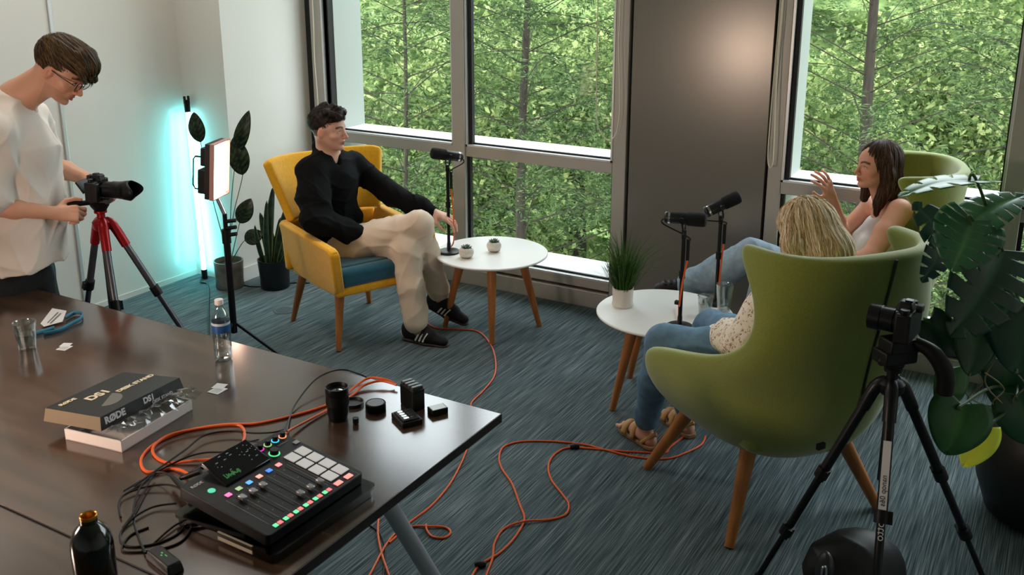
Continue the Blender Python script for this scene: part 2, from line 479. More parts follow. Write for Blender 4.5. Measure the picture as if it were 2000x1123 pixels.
def tree(label, x, y, top, R, seed, nbr=70, nsp=26, lf=None, leaf=.06, wd=.014, per=24, z0=-5.0, tr=.085, lean=(0, 0), low=-4.2, spl=.5):
    rng = np.random.default_rng(seed)
    r = thing('tree', label, 'tree', (x, y, z0), 0, 'trees outside the windows')
    H = top - z0; b = B()
    ax = lambda t: Vector((lean[0] * t + .12 * sin(t * 3 + seed), lean[1] * t + .1 * sin(t * 4 + seed), H * t))
    b.tube([ax(t) for t in np.linspace(0, 1, 9)], [tr, tr * .25], 9)
    obj('trunk', b, M_bark, r)
    bb = B(); SP = []; SD = []
    for i in range(nbr):
        t = (low - z0) / H + (1 - (low - z0) / H) * (i + rng.random()) / nbr
        t = min(t, .985); az = i * 2.4 + rng.random() * .8; o = ax(t)
        Lb = R * (1 - .55 * max(0, t) ** 3) * (.7 + .5 * rng.random())
        d = Vector((cos(az), sin(az), .25 + .2 * rng.random()))
        if d.y < -.05: Lb = min(Lb, max(.3, (y - 6.35) / -d.y))
        p1 = o + d * Lb * .5; p2 = o + Vector((d.x, d.y, d.z * .35)) * Lb
        bb.tube([o, p1, p2], [.012 * (1.3 - t), .003], 4, k=3)
        q = [o + (p1 - o) * s * 2 if s < .5 else p1 + (p2 - p1) * (s - .5) * 2 for s in np.sqrt(rng.random(nsp) * .94 + .04)]
        for c in q:
            SP.append(c); sa = az + rng.normal() * .9
            SD.append((cos(sa), sin(sa), -.35 + .3 * rng.normal()))
    obj('branch', bb, M_bark, r, ang=180)['kind'] = 'stuff'
    SP = np.array([tuple(v) for v in SP]); SD = unit(np.array(SD)); ns = len(SP)
    SP = SP + rng.normal(size=(ns, 3)) * np.array([.12, .12, .1])
    ln = spl * (.6 + .6 * rng.random(ns)); up = unit(np.stack([rng.normal(size=ns) * .35, rng.normal(size=ns) * .35, np.ones(ns)], 1))
    side = unit(np.cross(SD, up)); nrm = np.cross(side, SD)
    k = np.arange(per); tt = (k + .5) / per
    P = SP[:, None, :] + SD[:, None, :] * (ln[:, None] * tt[None, :])[:, :, None] - np.array([0, 0, 1]) * (ln[:, None] * tt[None, :] ** 2 * .3)[:, :, None]
    sg = np.where(k % 2 == 0, 1.0, -1.0)[None, :, None]
    A = SD[:, None, :] * .6 + side[:, None, :] * sg + rng.normal(size=(ns, per, 3)) * .15
    P = P.reshape(-1, 3); A = unit(A.reshape(-1, 3)); Nn = np.repeat(nrm, per, 0) + rng.normal(size=(ns * per, 3)) * .3
    S = unit(np.cross(A, Nn)); Lf = leaf * (.7 + .6 * rng.random(len(P))) * np.tile(1.25 - .7 * tt, ns); W = Lf * wd / leaf
    ok = P[:, 1] + y > 5.85; P, A, S, Lf, W = P[ok], A[ok], S[ok], Lf[ok], W[ok]
    leaf_mesh('foliage', P, A, S, Lf, W, lf or L_near, r)
    return r


def bush_tree(label, x, y, zc, R, n, seed, leaf=.11, mt=None, z0=-5.0, name='tree'):
    """a dense broadleaf crown far behind"""
    rng = np.random.default_rng(seed)
    r = thing(name, label, 'tree', (x, y, z0), 0, 'trees outside the windows')
    obj('trunk', B().tube([(0, 0, 0), (.1, 0, (zc - z0) * .6), (0, .1, zc - z0)], [.22, .1], 8), M_bark, r)
    nb = 26; C = rng.normal(size=(nb, 3)); C = unit(C) * (rng.random((nb, 1)) ** .4) * np.array(R) * .75 + np.array([0, 0, zc - z0]); cr = (.25 + .3 * rng.random(nb)) * np.mean(R)
    i = rng.integers(0, nb, n); D = unit(rng.normal(size=(n, 3))); P = C[i] + D * cr[i][:, None] * (.75 + .3 * rng.random((n, 1)))
    A = unit(rng.normal(size=(n, 3)) + D * .6 - np.array([0, 0, .4])); S = unit(np.cross(A, D + rng.normal(size=(n, 3)) * .4)); Lf = leaf * (.6 + .8 * rng.random(n))
    leaf_mesh('foliage', P, A, S, Lf, Lf * .6, mt or L_far, r)
    return r


def W(px, dep): q = atd(px, 300, dep); return q.x, q.y


tree('tall feathery conifer with a thin straight trunk behind the larger left pane', *W(1050, 9.2), 3.1, 2.6, 3, nbr=92, lean=(-.1, .1))
tree('feathery conifer left of the mullion, its crown filling the narrow left pane', *W(770, 9.6), 3.0, 2.4, 5, nbr=84, tr=.045)
tree('feathery conifer with thick dark trunk behind the right window', *W(1705, 9.0), 3.2, 2.7, 8, nbr=95, tr=.11)
tree('slim feathery conifer at the right end of the right window', *W(1985, 9.6), 3.0, 2.3, 12, nbr=80, tr=.05)
tree('slender feathery conifer hidden mostly by the grey panel', *W(1330, 10.4), 3.0, 2.4, 14, nbr=70, tr=.09)
rg = random.Random(4)
k = 0
NMS = ['sunlit broadleaf tree far behind the narrow left pane', 'sunlit broadleaf tree just left of the thin trunk, farther back', 'sunlit broadleaf tree right of the thin trunk, farther back',
       'sunlit broadleaf tree behind the grey panel', 'sunlit broadleaf tree far behind the raised hand', 'sunlit broadleaf tree far behind the brunette woman', 'sunlit broadleaf tree far behind the potted leaves']
for px, dep in ((700, 14.5), (900, 16), (1120, 15), (1380, 16), (1580, 14.5), (1790, 15.5), (2000, 15)):
    x, y = W(px, dep)
    bush_tree(NMS[k], x, y, -.8 + rg.uniform(-.4, .6), (2.3, 2.0, 3.4), 15000, 20 + k); k += 1
k = 0
NM2 = ['low leafy crown below the narrow left pane', 'low leafy crown seen through the lower left window behind the round table', 'low leafy crown below the grey panel', 'low leafy crown behind the wing chairs', 'low leafy crown at the far right below the monstera']
for px, dep in ((760, 12), (1060, 11.6), (1350, 12), (1640, 11.6), (1930, 12)):
    x, y = W(px, dep)
    bush_tree(NM2[k], x, y, -3.6, (2.2, 1.8, 1.3), 12000, 40 + k, .1); k += 1
b = B().bb(-40, 30, 5.8, 60, -5.3, -5.0)
struct('ground', b, mat('lawn', (76, 98, 52), .95, var=.3, scale=3))
# wooded slope that closes the view behind the trees
rows = []
for i in range(40):
    rows.append([Vector((-45 + 75 * j / 60, 20 + 6 * (i / 39) + 1.2 * sin(j * .9 + i), -5 + 9 * (i / 39))) for j in range(61)])
struct('hill', B().grid(rows), mat('wooded_slope', (62, 86, 42), .95, scale=2.2, col2=(120, 140, 80)))
# ================================================================ FURNITURE
M_oak = mat('oiled_oak', (172, 108, 54), .42, var=.28, scale=14, stretch=(1, 1, .08), bump=.02)
M_yel = mat('yellow_wool', (238, 172, 12), .85, var=.06, scale=60, bump=.12, bscale=500, sheen=.3)
M_teal = mat('teal_wool', (10, 82, 102), .85, var=.08, scale=60, bump=.12, bscale=500, sheen=.3)
M_green = mat('olive_green_velvet', (130, 141, 50), .8, var=.10, scale=220, bump=.1, bscale=400, sheen=.5)
M_wtop = mat('white_lacquer', (236, 236, 232), .32)


def rcam(l, d): return Vector((cos(YAW) * l - sin(YAW) * d, sin(YAW) * l + cos(YAW) * d, 0))


def sm(x, a, b):  # smooth step
    t = min(1, max(0, (x - a) / (b - a))); return t * t * (3 - 2 * t)


# ---- yellow armchair
YO_, YA = (-3.573, 4.23, 0), rad(-22.5)
t = thing('armchair', 'yellow low armchair with teal seat cushion and splayed wooden legs', 'armchair', YO_, YA)
for sx, sy in ((1, -1), (-1, -1), (1, 1), (-1, 1)):
    obj('leg', B().tube([(sx * .225, sy * .20, .36), (sx * .30, sy * .265, .002)], [.030, .015], 14, smooth=False), M_oak, t, bev=.003)
b = B()
for s in (-1, 1):
    poly = [(-.27, .42), (-.20, .345), (.05, .325), (.31, .335), (.345, .37), (.41, .60), (.395, .625), (.37, .635), (-.20, .665), (-.235, .65)]
    n = len(poly); vs = []
    for off in (0, 1):
        for x, z in poly:
            k = (z - .33) / .33
            y = s * (.275 + .075 * max(0, k) + (0.0 if off else -.058)); vs.append((x, y, z))
    fs = [tuple(range(n)), tuple(range(2 * n - 1, n - 1, -1))] + [(i, n + i, n + (i + 1) % n, (i + 1) % n) for i in range(n)]
    if s > 0: fs = [tuple(reversed(f)) for f in fs]
    b.add(vs, fs)
obj('arm', b, M_yel, t, bev=.018, bseg=3)
b = B(); b.bb(-.26, .335, -.27, .27, .325, .375)
b.box((-.262, 0, .50), (.05, .62, .30), R=Matrix.Rotation(rad(-8), 3, 'Y'))
obj('seat_shell', b, M_yel, t, bev=.018, bseg=3)
rows = []
for i in range(11):
    u = i / 10; z = .665 + .355 * u
    row = []
    for j in range(21):
        v = -1 + j / 10; wv = abs(v)
        y = v * (.30 + .085 * u); x = -.255 - .175 * u + .15 * wv ** 2.6 * (.6 + .4 * u)
        row.append((x, y, z - .012 * (1 - wv) * u + (.0 if wv < .95 else -.015 * (u > .9))))
    rows.append(row)
obj('backrest', B().grid(rows), M_yel, t, solid=.055, bev=.016, bseg=3)
b = B(); rows = []
for i in range(13):
    for_ = -.24 + .575 * i / 12; row = []
    for j in range(24):
        a = 2 * pi * j / 24; row.append((0, 0, 0))
    rows.append(row)
b.box((.055, 0, .425), (.57, .515, .11))
obj('seat_cushion', b, M_teal, t, bev=.035, bseg=5)
b = B()
for pz in (0,): b.box((.05, 0, .482), (.46, .41, .012))
obj('cushion_crown', b, M_teal, bpy.data.objects['seat_cushion'], bev=.006)


# ---- round side tables
def round_table(label, c, a0):
    t = thing('side_table', label, 'table', (c.x, c.y, 0), 0, 'round white side tables')
    pr = [(0.0, .440), (.24, .440), (.318, .452), (.333, .460), (.334, .466), (.330, .470), (0.0, .470)]
    obj('tabletop', B().lathe(pr, n=96, cap=False), M_wtop, t, ang=30)
    for k in range(4):
        a = a0 + k * pi / 2; d = Vector((cos(a), sin(a), 0))
        obj('leg', B().tube([d * .175 + Vector((0, 0, .445)), d * .285 + Vector((0, 0, .001))], [.029, .015], 14, smooth=False), M_oak, t)
    b = B()
    for k in range(2):
        a = a0 + k * pi / 2; b.box((0, 0, .425), (.40, .05, .03), rz=a)
    obj('cross_brace', b, M_oak, t)
    return t


TC1 = rcam(-.12, 5.445); TC2 = rcam(.75, 4.45)
round_table('round white side table with wooden legs beside the yellow armchair', TC1, YAW - pi / 2 + rad(1))
round_table('round white side table with wooden legs between the green wing chairs', TC2, YAW + rad(206))


# ---- green wing chairs
ZP = [(.30, -.18, .02, .17), (.33, -.30, .18, .26), (.40, -.385, .29, .335), (.48, -.43, .325, .37), (.55, -.455, .315, .385), (.60, -.47, .27, .385), (.64, -.48, .14, .38),
      (.69, -.485, -.06, .37), (.75, -.495, -.23, .36), (.83, -.51, -.34, .345), (.92, -.53, -.37, .335), (1.01, -.545, -.345, .33), (1.09, -.56, -.28, .33), (1.15, -.57, -.235, .325), (1.18, -.575, -.25, .315)]


def wing_chair(label, loc, rz, group):
    t = thing('wing_chair', label, 'armchair', loc, rz, group)
    for sx, sy in ((1, 1), (-1, 1), (1, -1), (-1, -1)):
        obj('leg', B().tube([(sx * .19, sy * .20, .35), (sx * .315, sy * .355, .001)], [.034, .019], 14, smooth=False), M_oak, t)
    rows = []; e = .72
    for z, xb, xf, wd in ZP:
        row = []
        for j in range(33):
            th = -pi / 2 + pi * j / 32
            c, s_ = abs(cos(th)) ** e, abs(sin(th)) ** e * (1 if th >= 0 else -1)
            x = xf - (xf - xb) * c; y = wd * s_
            zz = z + (.015 * c if z > 1.1 else 0)
            row.append((x, y, zz))
        rows.append(row)
    o = obj('shell', B().grid(rows), M_green, t, solid=.055, sub=2)
    # closed underside
    b = B(); r0 = [(p[0], p[1], .305) for p in rows[0]]
    b.add(r0 + [(.03, 0, .305)], [tuple(range(33))])
    pr = []
    b = B(); b.lathe([(.0, .27), (.14, .272), (.20, .29), (.25, .33), (.26, .37)], (-.06, 0, 0), 32)
    obj('underside', b, M_green, t)
    b = B(); b.box((.0, 0, .41), (.62, .56, .13)); obj('seat_cushion', b, M_green, t, bev=.05, bseg=4)
    # piping seam down the middle of the back
    for s in (-1,):
        pts = []
        for z, xb, xf, wd in ZP[1:]:
            th = s * rad(1.5); x = xf - (xf - xb) * cos(th) ** e; y = wd * s * sin(abs(th)) ** e
            n = Vector((-1, 0, 0))
            pts.append((x + n.x * .030, y, z))
        obj('piping', B().tube(pts, .0052, 6, k=4), mat('dark_piping', (34, 42, 24), .8), t)
    obj('fabric_tag', B().box((-.468, .10, .45), (.012, .035, .022), rz=.1), M_blk, t)
    return t


WA = wing_chair('green high-backed wing chair seen from behind, in front of the black tripod', (-.927, 3.635, 0), rad(142), 'green wing chairs')
WBL, WBR = (-.97, 4.86, 0), rad(196)
WB = wing_chair('green high-backed wing chair near the window, partly behind monstera leaves', WBL, WBR, 'green wing chairs')

# ---- desks
def walnut():
    m = bpy.data.materials.new('dark_walnut_laminate'); m.use_nodes = True; nt = m.node_tree; b = nt.nodes['Principled BSDF']
    tc = N(nt, 'ShaderNodeTexCoord'); mp = N(nt, 'ShaderNodeMapping'); mp.inputs['Scale'].default_value = (.9, 9, 1); nt.links.new(tc.outputs['Object'], mp.inputs[0])
    n = N(nt, 'ShaderNodeTexNoise'); n.inputs['Scale'].default_value = 2.2; n.inputs['Detail'].default_value = 8; n.inputs['Distortion'].default_value = .15
    nt.links.new(mp.outputs[0], n.inputs['Vector']); cr = N(nt, 'ShaderNodeValToRGB'); nt.links.new(n.outputs[0], cr.inputs[0])
    e = cr.color_ramp.elements; e[0].position = .3; e[0].color = lin((54, 40, 30)); e[1].position = .72; e[1].color = lin((86, 66, 51)); k = e.new(.5); k.color = lin((70, 52, 40))
    nt.links.new(cr.outputs[0], b.inputs['Base Color']); b.inputs['Coat Weight'].default_value = .25; b.inputs['Coat Roughness'].default_value = .12; b.inputs['Roughness'].default_value = .18; b.inputs['Specular IOR Level'].default_value = 1.0
    return m


M_wal = walnut(); M_edge = mat('black_edge_band', (26, 20, 17), .45); M_dleg = mat('silver_grey_leg', (176, 180, 186), .38, .35)
DX1, DY0, DYJ, DY1, DZ = -1.447, .1, 1.277, 2.412, .74


def desk(label, y0, y1):
    t = thing('desk', label, 'desk', (-3.0, (y0 + y1) / 2, 0), 0, 'meeting desks pushed together')
    h = (y1 - y0) / 2; x1 = DX1 + 3.0; x0 = -1.6
    obj('desktop', B().bb(x0 + .002, x1 - .002, -h + .002, h - .002, DZ - .028, DZ), M_wal, t, bev=.0012, bseg=1)
    e = B(); e.bb(x1 - .002, x1, -h, h, DZ - .0295, DZ - .0005); e.bb(x0, x0 + .002, -h, h, DZ - .0295, DZ - .0005)
    e.bb(x0, x1, h - .002, h, DZ - .0295, DZ - .0005); e.bb(x0, x1, -h, -h + .002, DZ - .0295, DZ - .0005)
    obj('edge_band', e, M_edge, t)
    obj('under_frame', B().bb(x0 + .15, x1 - .15, -.03, .03, DZ - .07, DZ - .03), M_dleg, t)
    for x in (x0 + .15, x1 - .17):
        for s in (-1, 1):
            obj('leg', B().cyl((x, s * .10, DZ - .03), (x, s * .50, 0.001), .027, n=20), M_dleg, t)
    return t


desk('dark walnut desk along the room, holding the audio mixer and boxes', DYJ + .002, DY1)
desk('dark walnut desk at the bottom left edge behind the black metal bottle', DY0, DYJ - .002)
# ================================================================ STANDING GEAR
M_bp = mat('black_plastic', (11, 12, 13), .48, spec=.35)
M_bm = mat('black_metal', (20, 21, 24), .35, .3)
M_mic = mat('satin_black_body', (28, 29, 31), .38, .2)
M_foam = mat('black_foam', (13, 13, 14), .95, bump=.4, bscale=900)
M_org = mat('orange_cable', (232, 96, 30), .45)
M_chr = mat('chrome', (200, 202, 205), .18, 1.0)
M_red = mat('red_anodised', (150, 14, 22), .32, .4)
M_grt = mat('grey_tube', (92, 93, 98), .35, .7)


def led(name, c, s): return mat(name, c, .5, emit=c, es=s)


# ---- microphones on desk stands
def mic(label, base, top, aim, zt=.47):
    """broadcast microphone: round base, pole, yoke, capsule; aim = direction of the foam end"""
    t = thing('microphone', label, 'microphone', (base[0], base[1], zt), 0, 'microphones on round-base stands')
    h = top[2] - zt; off = Vector((top[0] - base[0], top[1] - base[1], 0)) * .0
    obj('stand_base', B().lathe([(0, 0), (.062, 0), (.065, .003), (.065, .009), (.060, .013), (.03, .016), (.012, .020), (0, .020)], n=48, cap=False), M_bm, t)
    ph = h - .085
    obj('stand_pole', B().cyl((0, 0, .015), (0, 0, ph), .0095).cyl((0, 0, .02), (0, 0, .06), .013, .011), M_bm, t)
    obj('pole_clutch', B().cyl((0, 0, ph * .55), (0, 0, ph * .55 + .035), .0145), M_bp, t)
    a = Vector(aim).normalized(); x, y, _ = frame(a); R = Matrix((x, y, a)).transposed(); c = Vector((0, 0, h))
    side = Vector((0, 0, 1)).cross(a).normalized()
    y0 = B(); pts = [c + side * .036 - a * .01, c + side * .034 + Vector((0, 0, -.05)), Vector((0, 0, ph + .012)), c - side * .034 + Vector((0, 0, -.05)), c - side * .036 - a * .01]
    y0.tube(pts, .0045, 8); y0.cyl((0, 0, ph - .01), (0, 0, ph + .03), .012)
    y0.cyl(c + side * .028 - a * .01, c + side * .046 - a * .01, .012, n=12); y0.cyl(c - side * .028 - a * .01, c - side * .046 - a * .01, .012, n=12)
    obj('yoke', y0, M_bm, t)
    body = B(); body.lathe([(0, -.092), (.020, -.092), (.026, -.088), (.0285, -.080), (.0285, .005), (.027, .012), (0, .012)], c, 28, R, cap=False)
    obj('microphone_body', body, M_mic, t)
    fo = B(); fo.lathe([(.0, .008), (.028, .008), (.031, .014), (.0325, .05), (.0325, .082), (.029, .094), (.018, .099), (0, .100)], c, 28, R, cap=False)
    obj('foam_windscreen', fo, M_foam, t)
    obj('rear_ring', B().lathe([(.0291, -.074), (.0293, -.072), (.0293, -.066), (.0291, -.064)], c, 28, R, cap=False), M_chr, t)
    cb = B(); xl = Vector((0, 0, 0)) + side * .0 + a * 0
    s2 = rcam(.02, -.01); cb.tube([c - a * .085, c - a * .10 + Vector((0, 0, -.03)), s2 + Vector((0, 0, ph)), s2 + Vector((0, 0, ph - .02))], .0035, 6)
    cb.cyl(s2 + Vector((0, 0, ph - .11)), s2 + Vector((0, 0, ph - .01)), .0085, n=14)
    obj('plug', cb, M_bp, t)
    return t, Vector((base[0], base[1], zt)) + s2 + Vector((0, 0, ph - .11))


mb1 = atz(877, 493, .47); mt1 = atd(883, 303, -sin(YAW) * mb1.x + cos(YAW) * mb1.y)
mt1 = Vector((mb1.x, mb1.y, mt1.z)); rt = Vector((cos(YAW), sin(YAW), 0)); fw = Vector((-sin(YAW), cos(YAW), 0))
m1, p1 = mic('black studio microphone on round base, on the table by the seated man', mb1, mt1, -rt * .9 - fw * .35 + Vector((0, 0, .20)))
mb2 = atz(1327, 640, .47); zt = atd(1345, 427, -sin(YAW) * mb2.x + cos(YAW) * mb2.y).z
m2, p2 = mic('black studio microphone in front, on the table beside grass pot', mb2, Vector((mb2.x, mb2.y, zt)), rt * .95 - fw * .30 + Vector((0, 0, .0)))
mb3 = atz(1398, 592, .47); zt = atd(1405, 400, -sin(YAW) * mb3.x + cos(YAW) * mb3.y).z
m3, p3 = mic('black studio microphone tilted upward, the rear one behind the two glasses', mb3, Vector((mb3.x, mb3.y, zt)), rt * .90 + fw * .1 + Vector((0, 0, .42)))


# ---- camera body with lens
def camera_body(t, c, aim, hood=True, k=1.0, wide=.13):
    """parts of a camera in the local frame of t; c = centre of the body, aim = lens direction"""
    a = Vector(aim).normalized(); up = Vector((0, 0, 1)); s = a.cross(up).normalized(); up = s.cross(a)
    R = Matrix((s, a, up)).transposed(); P = lambda x, y, z: Vector(c) + (R @ Vector((x, y, z))) * k
    M4 = lambda x, y, z: R
    b = B(); b.box(P(0, 0, 0), (wide * k, .045 * k, .09 * k), R=R); b.box(P(wide * .40, .022, -.002), (.028 * k, .03 * k, .085 * k), R=R)
    b.box(P(-.005, .008, .056), (.055 * k, .05 * k, .03 * k), R=R, taper=.7)
    obj('camera_body', b, M_bp, t, bev=.006 * k, bseg=3)
    b = B(); b.cyl(P(.045, 0, .045), P(.045, 0, .058), .011 * k); b.cyl(P(.022, -.008, .045), P(.022, -.008, .054), .008 * k); b.cyl(P(-.048, 0, .045), P(-.048, 0, .057), .013 * k)
    b.box(P(-.005, .0, .072), (.022 * k, .022 * k, .006 * k), R=R)
    obj('dial', b, M_bm, t, bev=.001)
    Rl = Matrix((s, up, a)).transposed() if False else Matrix((up, -s, a)).transposed()
    Rl = Matrix(frame(a)).transposed()
    lc = P(-.005, .022, .002)
    obj('lens', B().lathe([(0, 0), (.033, 0), (.033, .012), (.036, .014), (.036, .05), (.0385, .052), (.0385, .085), (.040, .087), (.040, .115), (.036, .115), (.034, .105), (0, .102)], lc, 32, Rl, cap=False) if k == 1 else
        B().lathe([(r * k, z * k) for r, z in ((0, 0), (.033, 0), (.033, .012), (.036, .014), (.036, .05), (.0385, .052), (.0385, .085), (.034, .085), (0, .08))], lc, 32, Rl, cap=False), M_bm, t)
    if hood:
        h = B(); rows = []
        for i in range(4):
            row = []
            for j in range(48):
                q = 2 * pi * j / 48; z = .105 + (.030 + .034 * abs(cos(q)) ** 4) * i / 3
                r = .041 + .008 * (z - .105) / .06; row.append(lc + Rl @ (Vector((r * cos(q), r * sin(q), z)) * k))
            rows.append(row)
        obj('lens_hood', h.grid(rows, cv=True), M_bp, t, solid=.002)
    e = B(); e.box(P(-.005, -.030, .055), (.030 * k, .018 * k, .022 * k), R=R); obj('eyecup', e, M_blk, t, bev=.004)
    return P, R


def screen_part(t, P, R, x, y, z, w_, h_, tilt):
    R2 = R @ Matrix.Rotation(rad(tilt), 3, 'X')
    obj('flip_screen', B().box(P(x, y, z), (w_, .008, h_), R=R2), M_bp, t, bev=.002)


def tripod(label, apex, feet, mleg, mtop, joints=(.45, .75), col_len=.25, group=None, r0=.016, clampm=None):
    t = thing('tripod', label, 'tripod', (apex.x, apex.y, 0)); o = Vector((apex.x, apex.y, 0))
    A = Vector((0, 0, apex.z)); clampm = clampm or M_bp
    for f in feet:
        d = Vector((f.x - o.x, f.y - o.y, 0)).normalized(); p0 = A + d * .045 + Vector((0, 0, -.01)); p1 = Vector((f.x - o.x, f.y - o.y, .004))
        v = p1 - p0; q = lambda s: p0 + v * s
        leg = B(); r = r0; js = [0.0] + list(joints) + [.985]
        for i in range(len(js) - 1):
            leg.cyl(q(js[i]), q(js[i + 1]), r * (1 - .2 * i), n=14)
        lo = obj('leg', leg, mleg, t)
        for j in joints:
            cl = B(); cl.cyl(q(j - .022), q(j + .022), r * 1.35, n=14); cl.box(q(j) + frame(v)[0] * r * 1.0, (.030, .022, .04), R=Matrix(frame(v)).transposed())
            obj('leg_lock', cl, clampm, lo)
        obj('rubber_foot', B().cyl(q(.965), p1, r * .9, r * .8, n=12), M_blk, lo)
        obj('leg_hinge', B().tube([A + d * .015 + Vector((0, 0, .012)), p0, q(.10)], [.020, .022, .021], 12, k=3), mtop, lo)
    obj('centre_column', B().cyl(A + Vector((0, 0, -col_len)), A + Vector((0, 0, .045)), .0125), mleg, t)
    obj('tripod_crown', B().lathe([(0, -.03), (.030, -.03), (.040, -.018), (.042, .008), (.032, .020), (.018, .026), (.018, .046), (.028, .05), (.028, .06), (0, .06)], A, 28, cap=False), M_bp if mtop is M_bm else mtop, t)
    return t


# ---- red and grey tripod with camera at the standing man
ap = atd(199, 436, 4.17)
feet = [ap + rcam(.50, .12), ap + rcam(.23, -.42), ap + rcam(-.38, .33)]
tl = tripod('grey tripod with red crown under the camera the standing man operates', ap, feet, M_grt, M_red, joints=(.33, .66), col_len=.42, clampm=M_bp)
hd = thing('camera', 'black camera with flared lens hood on the red and grey tripod', 'camera', (ap.x, ap.y, ap.z + .06))
cl = rcam(.035, -.03); cz = .185
b = B(); b.lathe([(0, 0), (.016, 0), (.024, .008), (.040, .032), (.046, .05), (0, .055)], (0, 0, -.01), 24, cap=False); b.box((.0, 0, .045), (.10, .06, .02), rz=YAW + .1)
obj('fluid_head', b, M_bp, hd)
P, R = camera_body(hd, (rcam(-.005, .0) + Vector((0, 0, .095))), rcam(1, -.12) + Vector((0, 0, -.02)), k=1.0)
screen_part(hd, P, R, 0, -.055, .015, .09, .06, 35)
obj('pan_handle', B().tube([rcam(-.03, -.02) + Vector((0, 0, .04)), rcam(-.06, -.05) + Vector((0, 0, .045)), rcam(-.125, -.085) + Vector((0, 0, .045))], [.010, .012, .017], 12), M_bp, hd)

# ---- black tripod with camera, right foreground
ap2 = atd(1741, 752, 2.85); ap2.z = .80
ap2 = atd(1741, 752, 2.85)
fR, fL, fM = atz(1925, 1142), atz(1476, 1135), rcam(1.07, 2.42)
tr = tripod('black tripod in the right foreground standing before the green wing chair', ap2, [fR, fL, Vector((fM.x, fM.y, 0))], M_bm, M_bm, joints=(.42, .72), col_len=.34, r0=.017)
# printed strip on the middle leg
A0 = Vector((0, 0, ap2.z)); dM = Vector((fM.x - ap2.x, fM.y - ap2.y, 0)); d = dM.normalized(); p0 = A0 + d * .045 + Vector((0, 0, -.01)); p1_ = Vector((dM.x, dM.y, .004)); v = (p1_ - p0)
vn = v.normalized(); tocam = (Vector((0, 0, CAMH)) - (Vector((ap2.x, ap2.y, 0)) + p0 + v * .25)).normalized()
nx = (tocam - vn * tocam.dot(vn)).normalized(); sd = vn.cross(nx)
R3 = Matrix((vn, sd, nx)).transposed()
mleg = [k for k in KIDS(tr) if k.name.startswith('leg')][2]
lab = B(); lab.box(p0 + v * .28 + nx * .0172, (.21, .024, .002), R=R3)
obj('leg_label', lab, mat('grey_label', (222, 222, 222), .5), mleg)
M_ink = mat('black_print', (20, 20, 22), .6); M_wink = mat('white_print', (225, 225, 225), .6, emit=None)
M4 = Matrix.Translation(p0 + v * .28 + nx * .0188 - vn * .0 - sd * .006) @ R3.to_4x4()
text('printed_name', 'nanop 06s', .023, M_ink, mleg, M4)
M4 = Matrix.Translation(p0 + v * .41 + nx * .0172 - sd * .009) @ R3.to_4x4()
text('printed_name', 'frotto', .034, M_wink, mleg, M4)
hc = thing('camera', 'black camera with blue-lit side on the black tripod, right foreground', 'camera', (ap2.x, ap2.y, ap2.z + .06))
b = B(); b.lathe([(0, 0), (.022, 0), (.032, .02), (.036, .035), (0, .04)], (0, 0, -.01), 24, cap=False); b.box((0, 0, .045), (.12, .075, .045), rz=YAW + .3); b.box((.01, 0, .085), (.11, .07, .045), rz=YAW + .3)
b.cyl(rcam(-.055, -.03) + Vector((0, 0, .03)), rcam(-.03, 0) + Vector((0, 0, .03)), .012)
obj('fluid_head', b, M_bp, hc, bev=.006)
P, R = camera_body(hc, rcam(.03, .0) + Vector((0, 0, .152)), rcam(-.80, .60), hood=False, k=1.08, wide=.135)
hb = B(); hb.tube([rcam(.05, -.02) + Vector((0, 0, .10)), rcam(.10, -.05) + Vector((0, 0, .07)), rcam(.135, -.07) + Vector((0, 0, .01)), rcam(.14, -.07) + Vector((0, 0, -.055))], [.016, .026, .028, .026], 14, k=6)
obj('grip_handle', hb, M_bp, hc)

# ---- LED panel on its stand
pb = atd(438, 410, 4.6); st = thing('light_stand', 'black light stand carrying the glowing panel between tripod and potted plant', 'light stand', (pb.x, pb.y, 0))
zt_ = pb.z
b = B(); b.cyl((0, 0, .30), (0, 0, zt_ - .12), .017); b.cyl((0, 0, .5), (0, 0, zt_ - .02), .011)
obj('pole', b, M_bm, st)
b = B(); b.cyl((0, 0, zt_ - .17), (0, 0, zt_ - .10), .022)
for k in range(3): b.cyl((0, 0, zt_ - .06 - .035 * k), rcam(.055, -.01) + Vector((0, 0, zt_ - .05 - .035 * k)), .010, n=10)
obj('clamp_knob', b, M_bp, st)
for k in range(3):
    a = 2.1 * k + .6; obj('leg', B().tube([(0, 0, .36), (.40 * cos(a), .40 * sin(a), .012)], [.009, .009], 8, smooth=False).cyl((0, 0, .10), (.2 * cos(a), .2 * sin(a), .185), .006, n=8), M_bm, st)
pc = atd(424, 330, 4.6)
pn = thing('led_light', 'glowing square light panel with barn-door rim on the black stand', 'lamp', (pc.x, pc.y, pc.z))
aim = (rcam(.985, -.17) + Vector((0, 0, -.10))).normalized(); s_ = aim.cross(Vector((0, 0, 1))).normalized(); u_ = s_.cross(aim); RP = Matrix((s_, u_, aim)).transposed()
b = B(); b.box(aim * -.010, (.170, .275, .028), R=RP); obj('housing', b, mat('dark_housing', (30, 24, 26), .4), pn, bev=.004)
M_led = mat('panel_diffuser', (255, 225, 205), .5, emit=(255, 214, 190), es=11.0)
obj('diffuser', B().box(aim * .008, (.156, .260, .006), R=RP), M_led, pn)
b = B()
for s in (-1, 1):
    b.box(aim * .014 + s_ * .084 * s, (.004, .275, .022), R=RP); b.box(aim * .014 + u_ * .137 * s, (.170, .004, .022), R=RP)
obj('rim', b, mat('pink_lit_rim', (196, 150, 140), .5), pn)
b = B(); b.box(-aim * .045 + u_ * .06, (.09, .09, .045), R=RP); b.box(-aim * .048 - u_ * .06, (.12, .12, .050), R=RP)
obj('battery_pack', b, M_bp, pn, bev=.006)
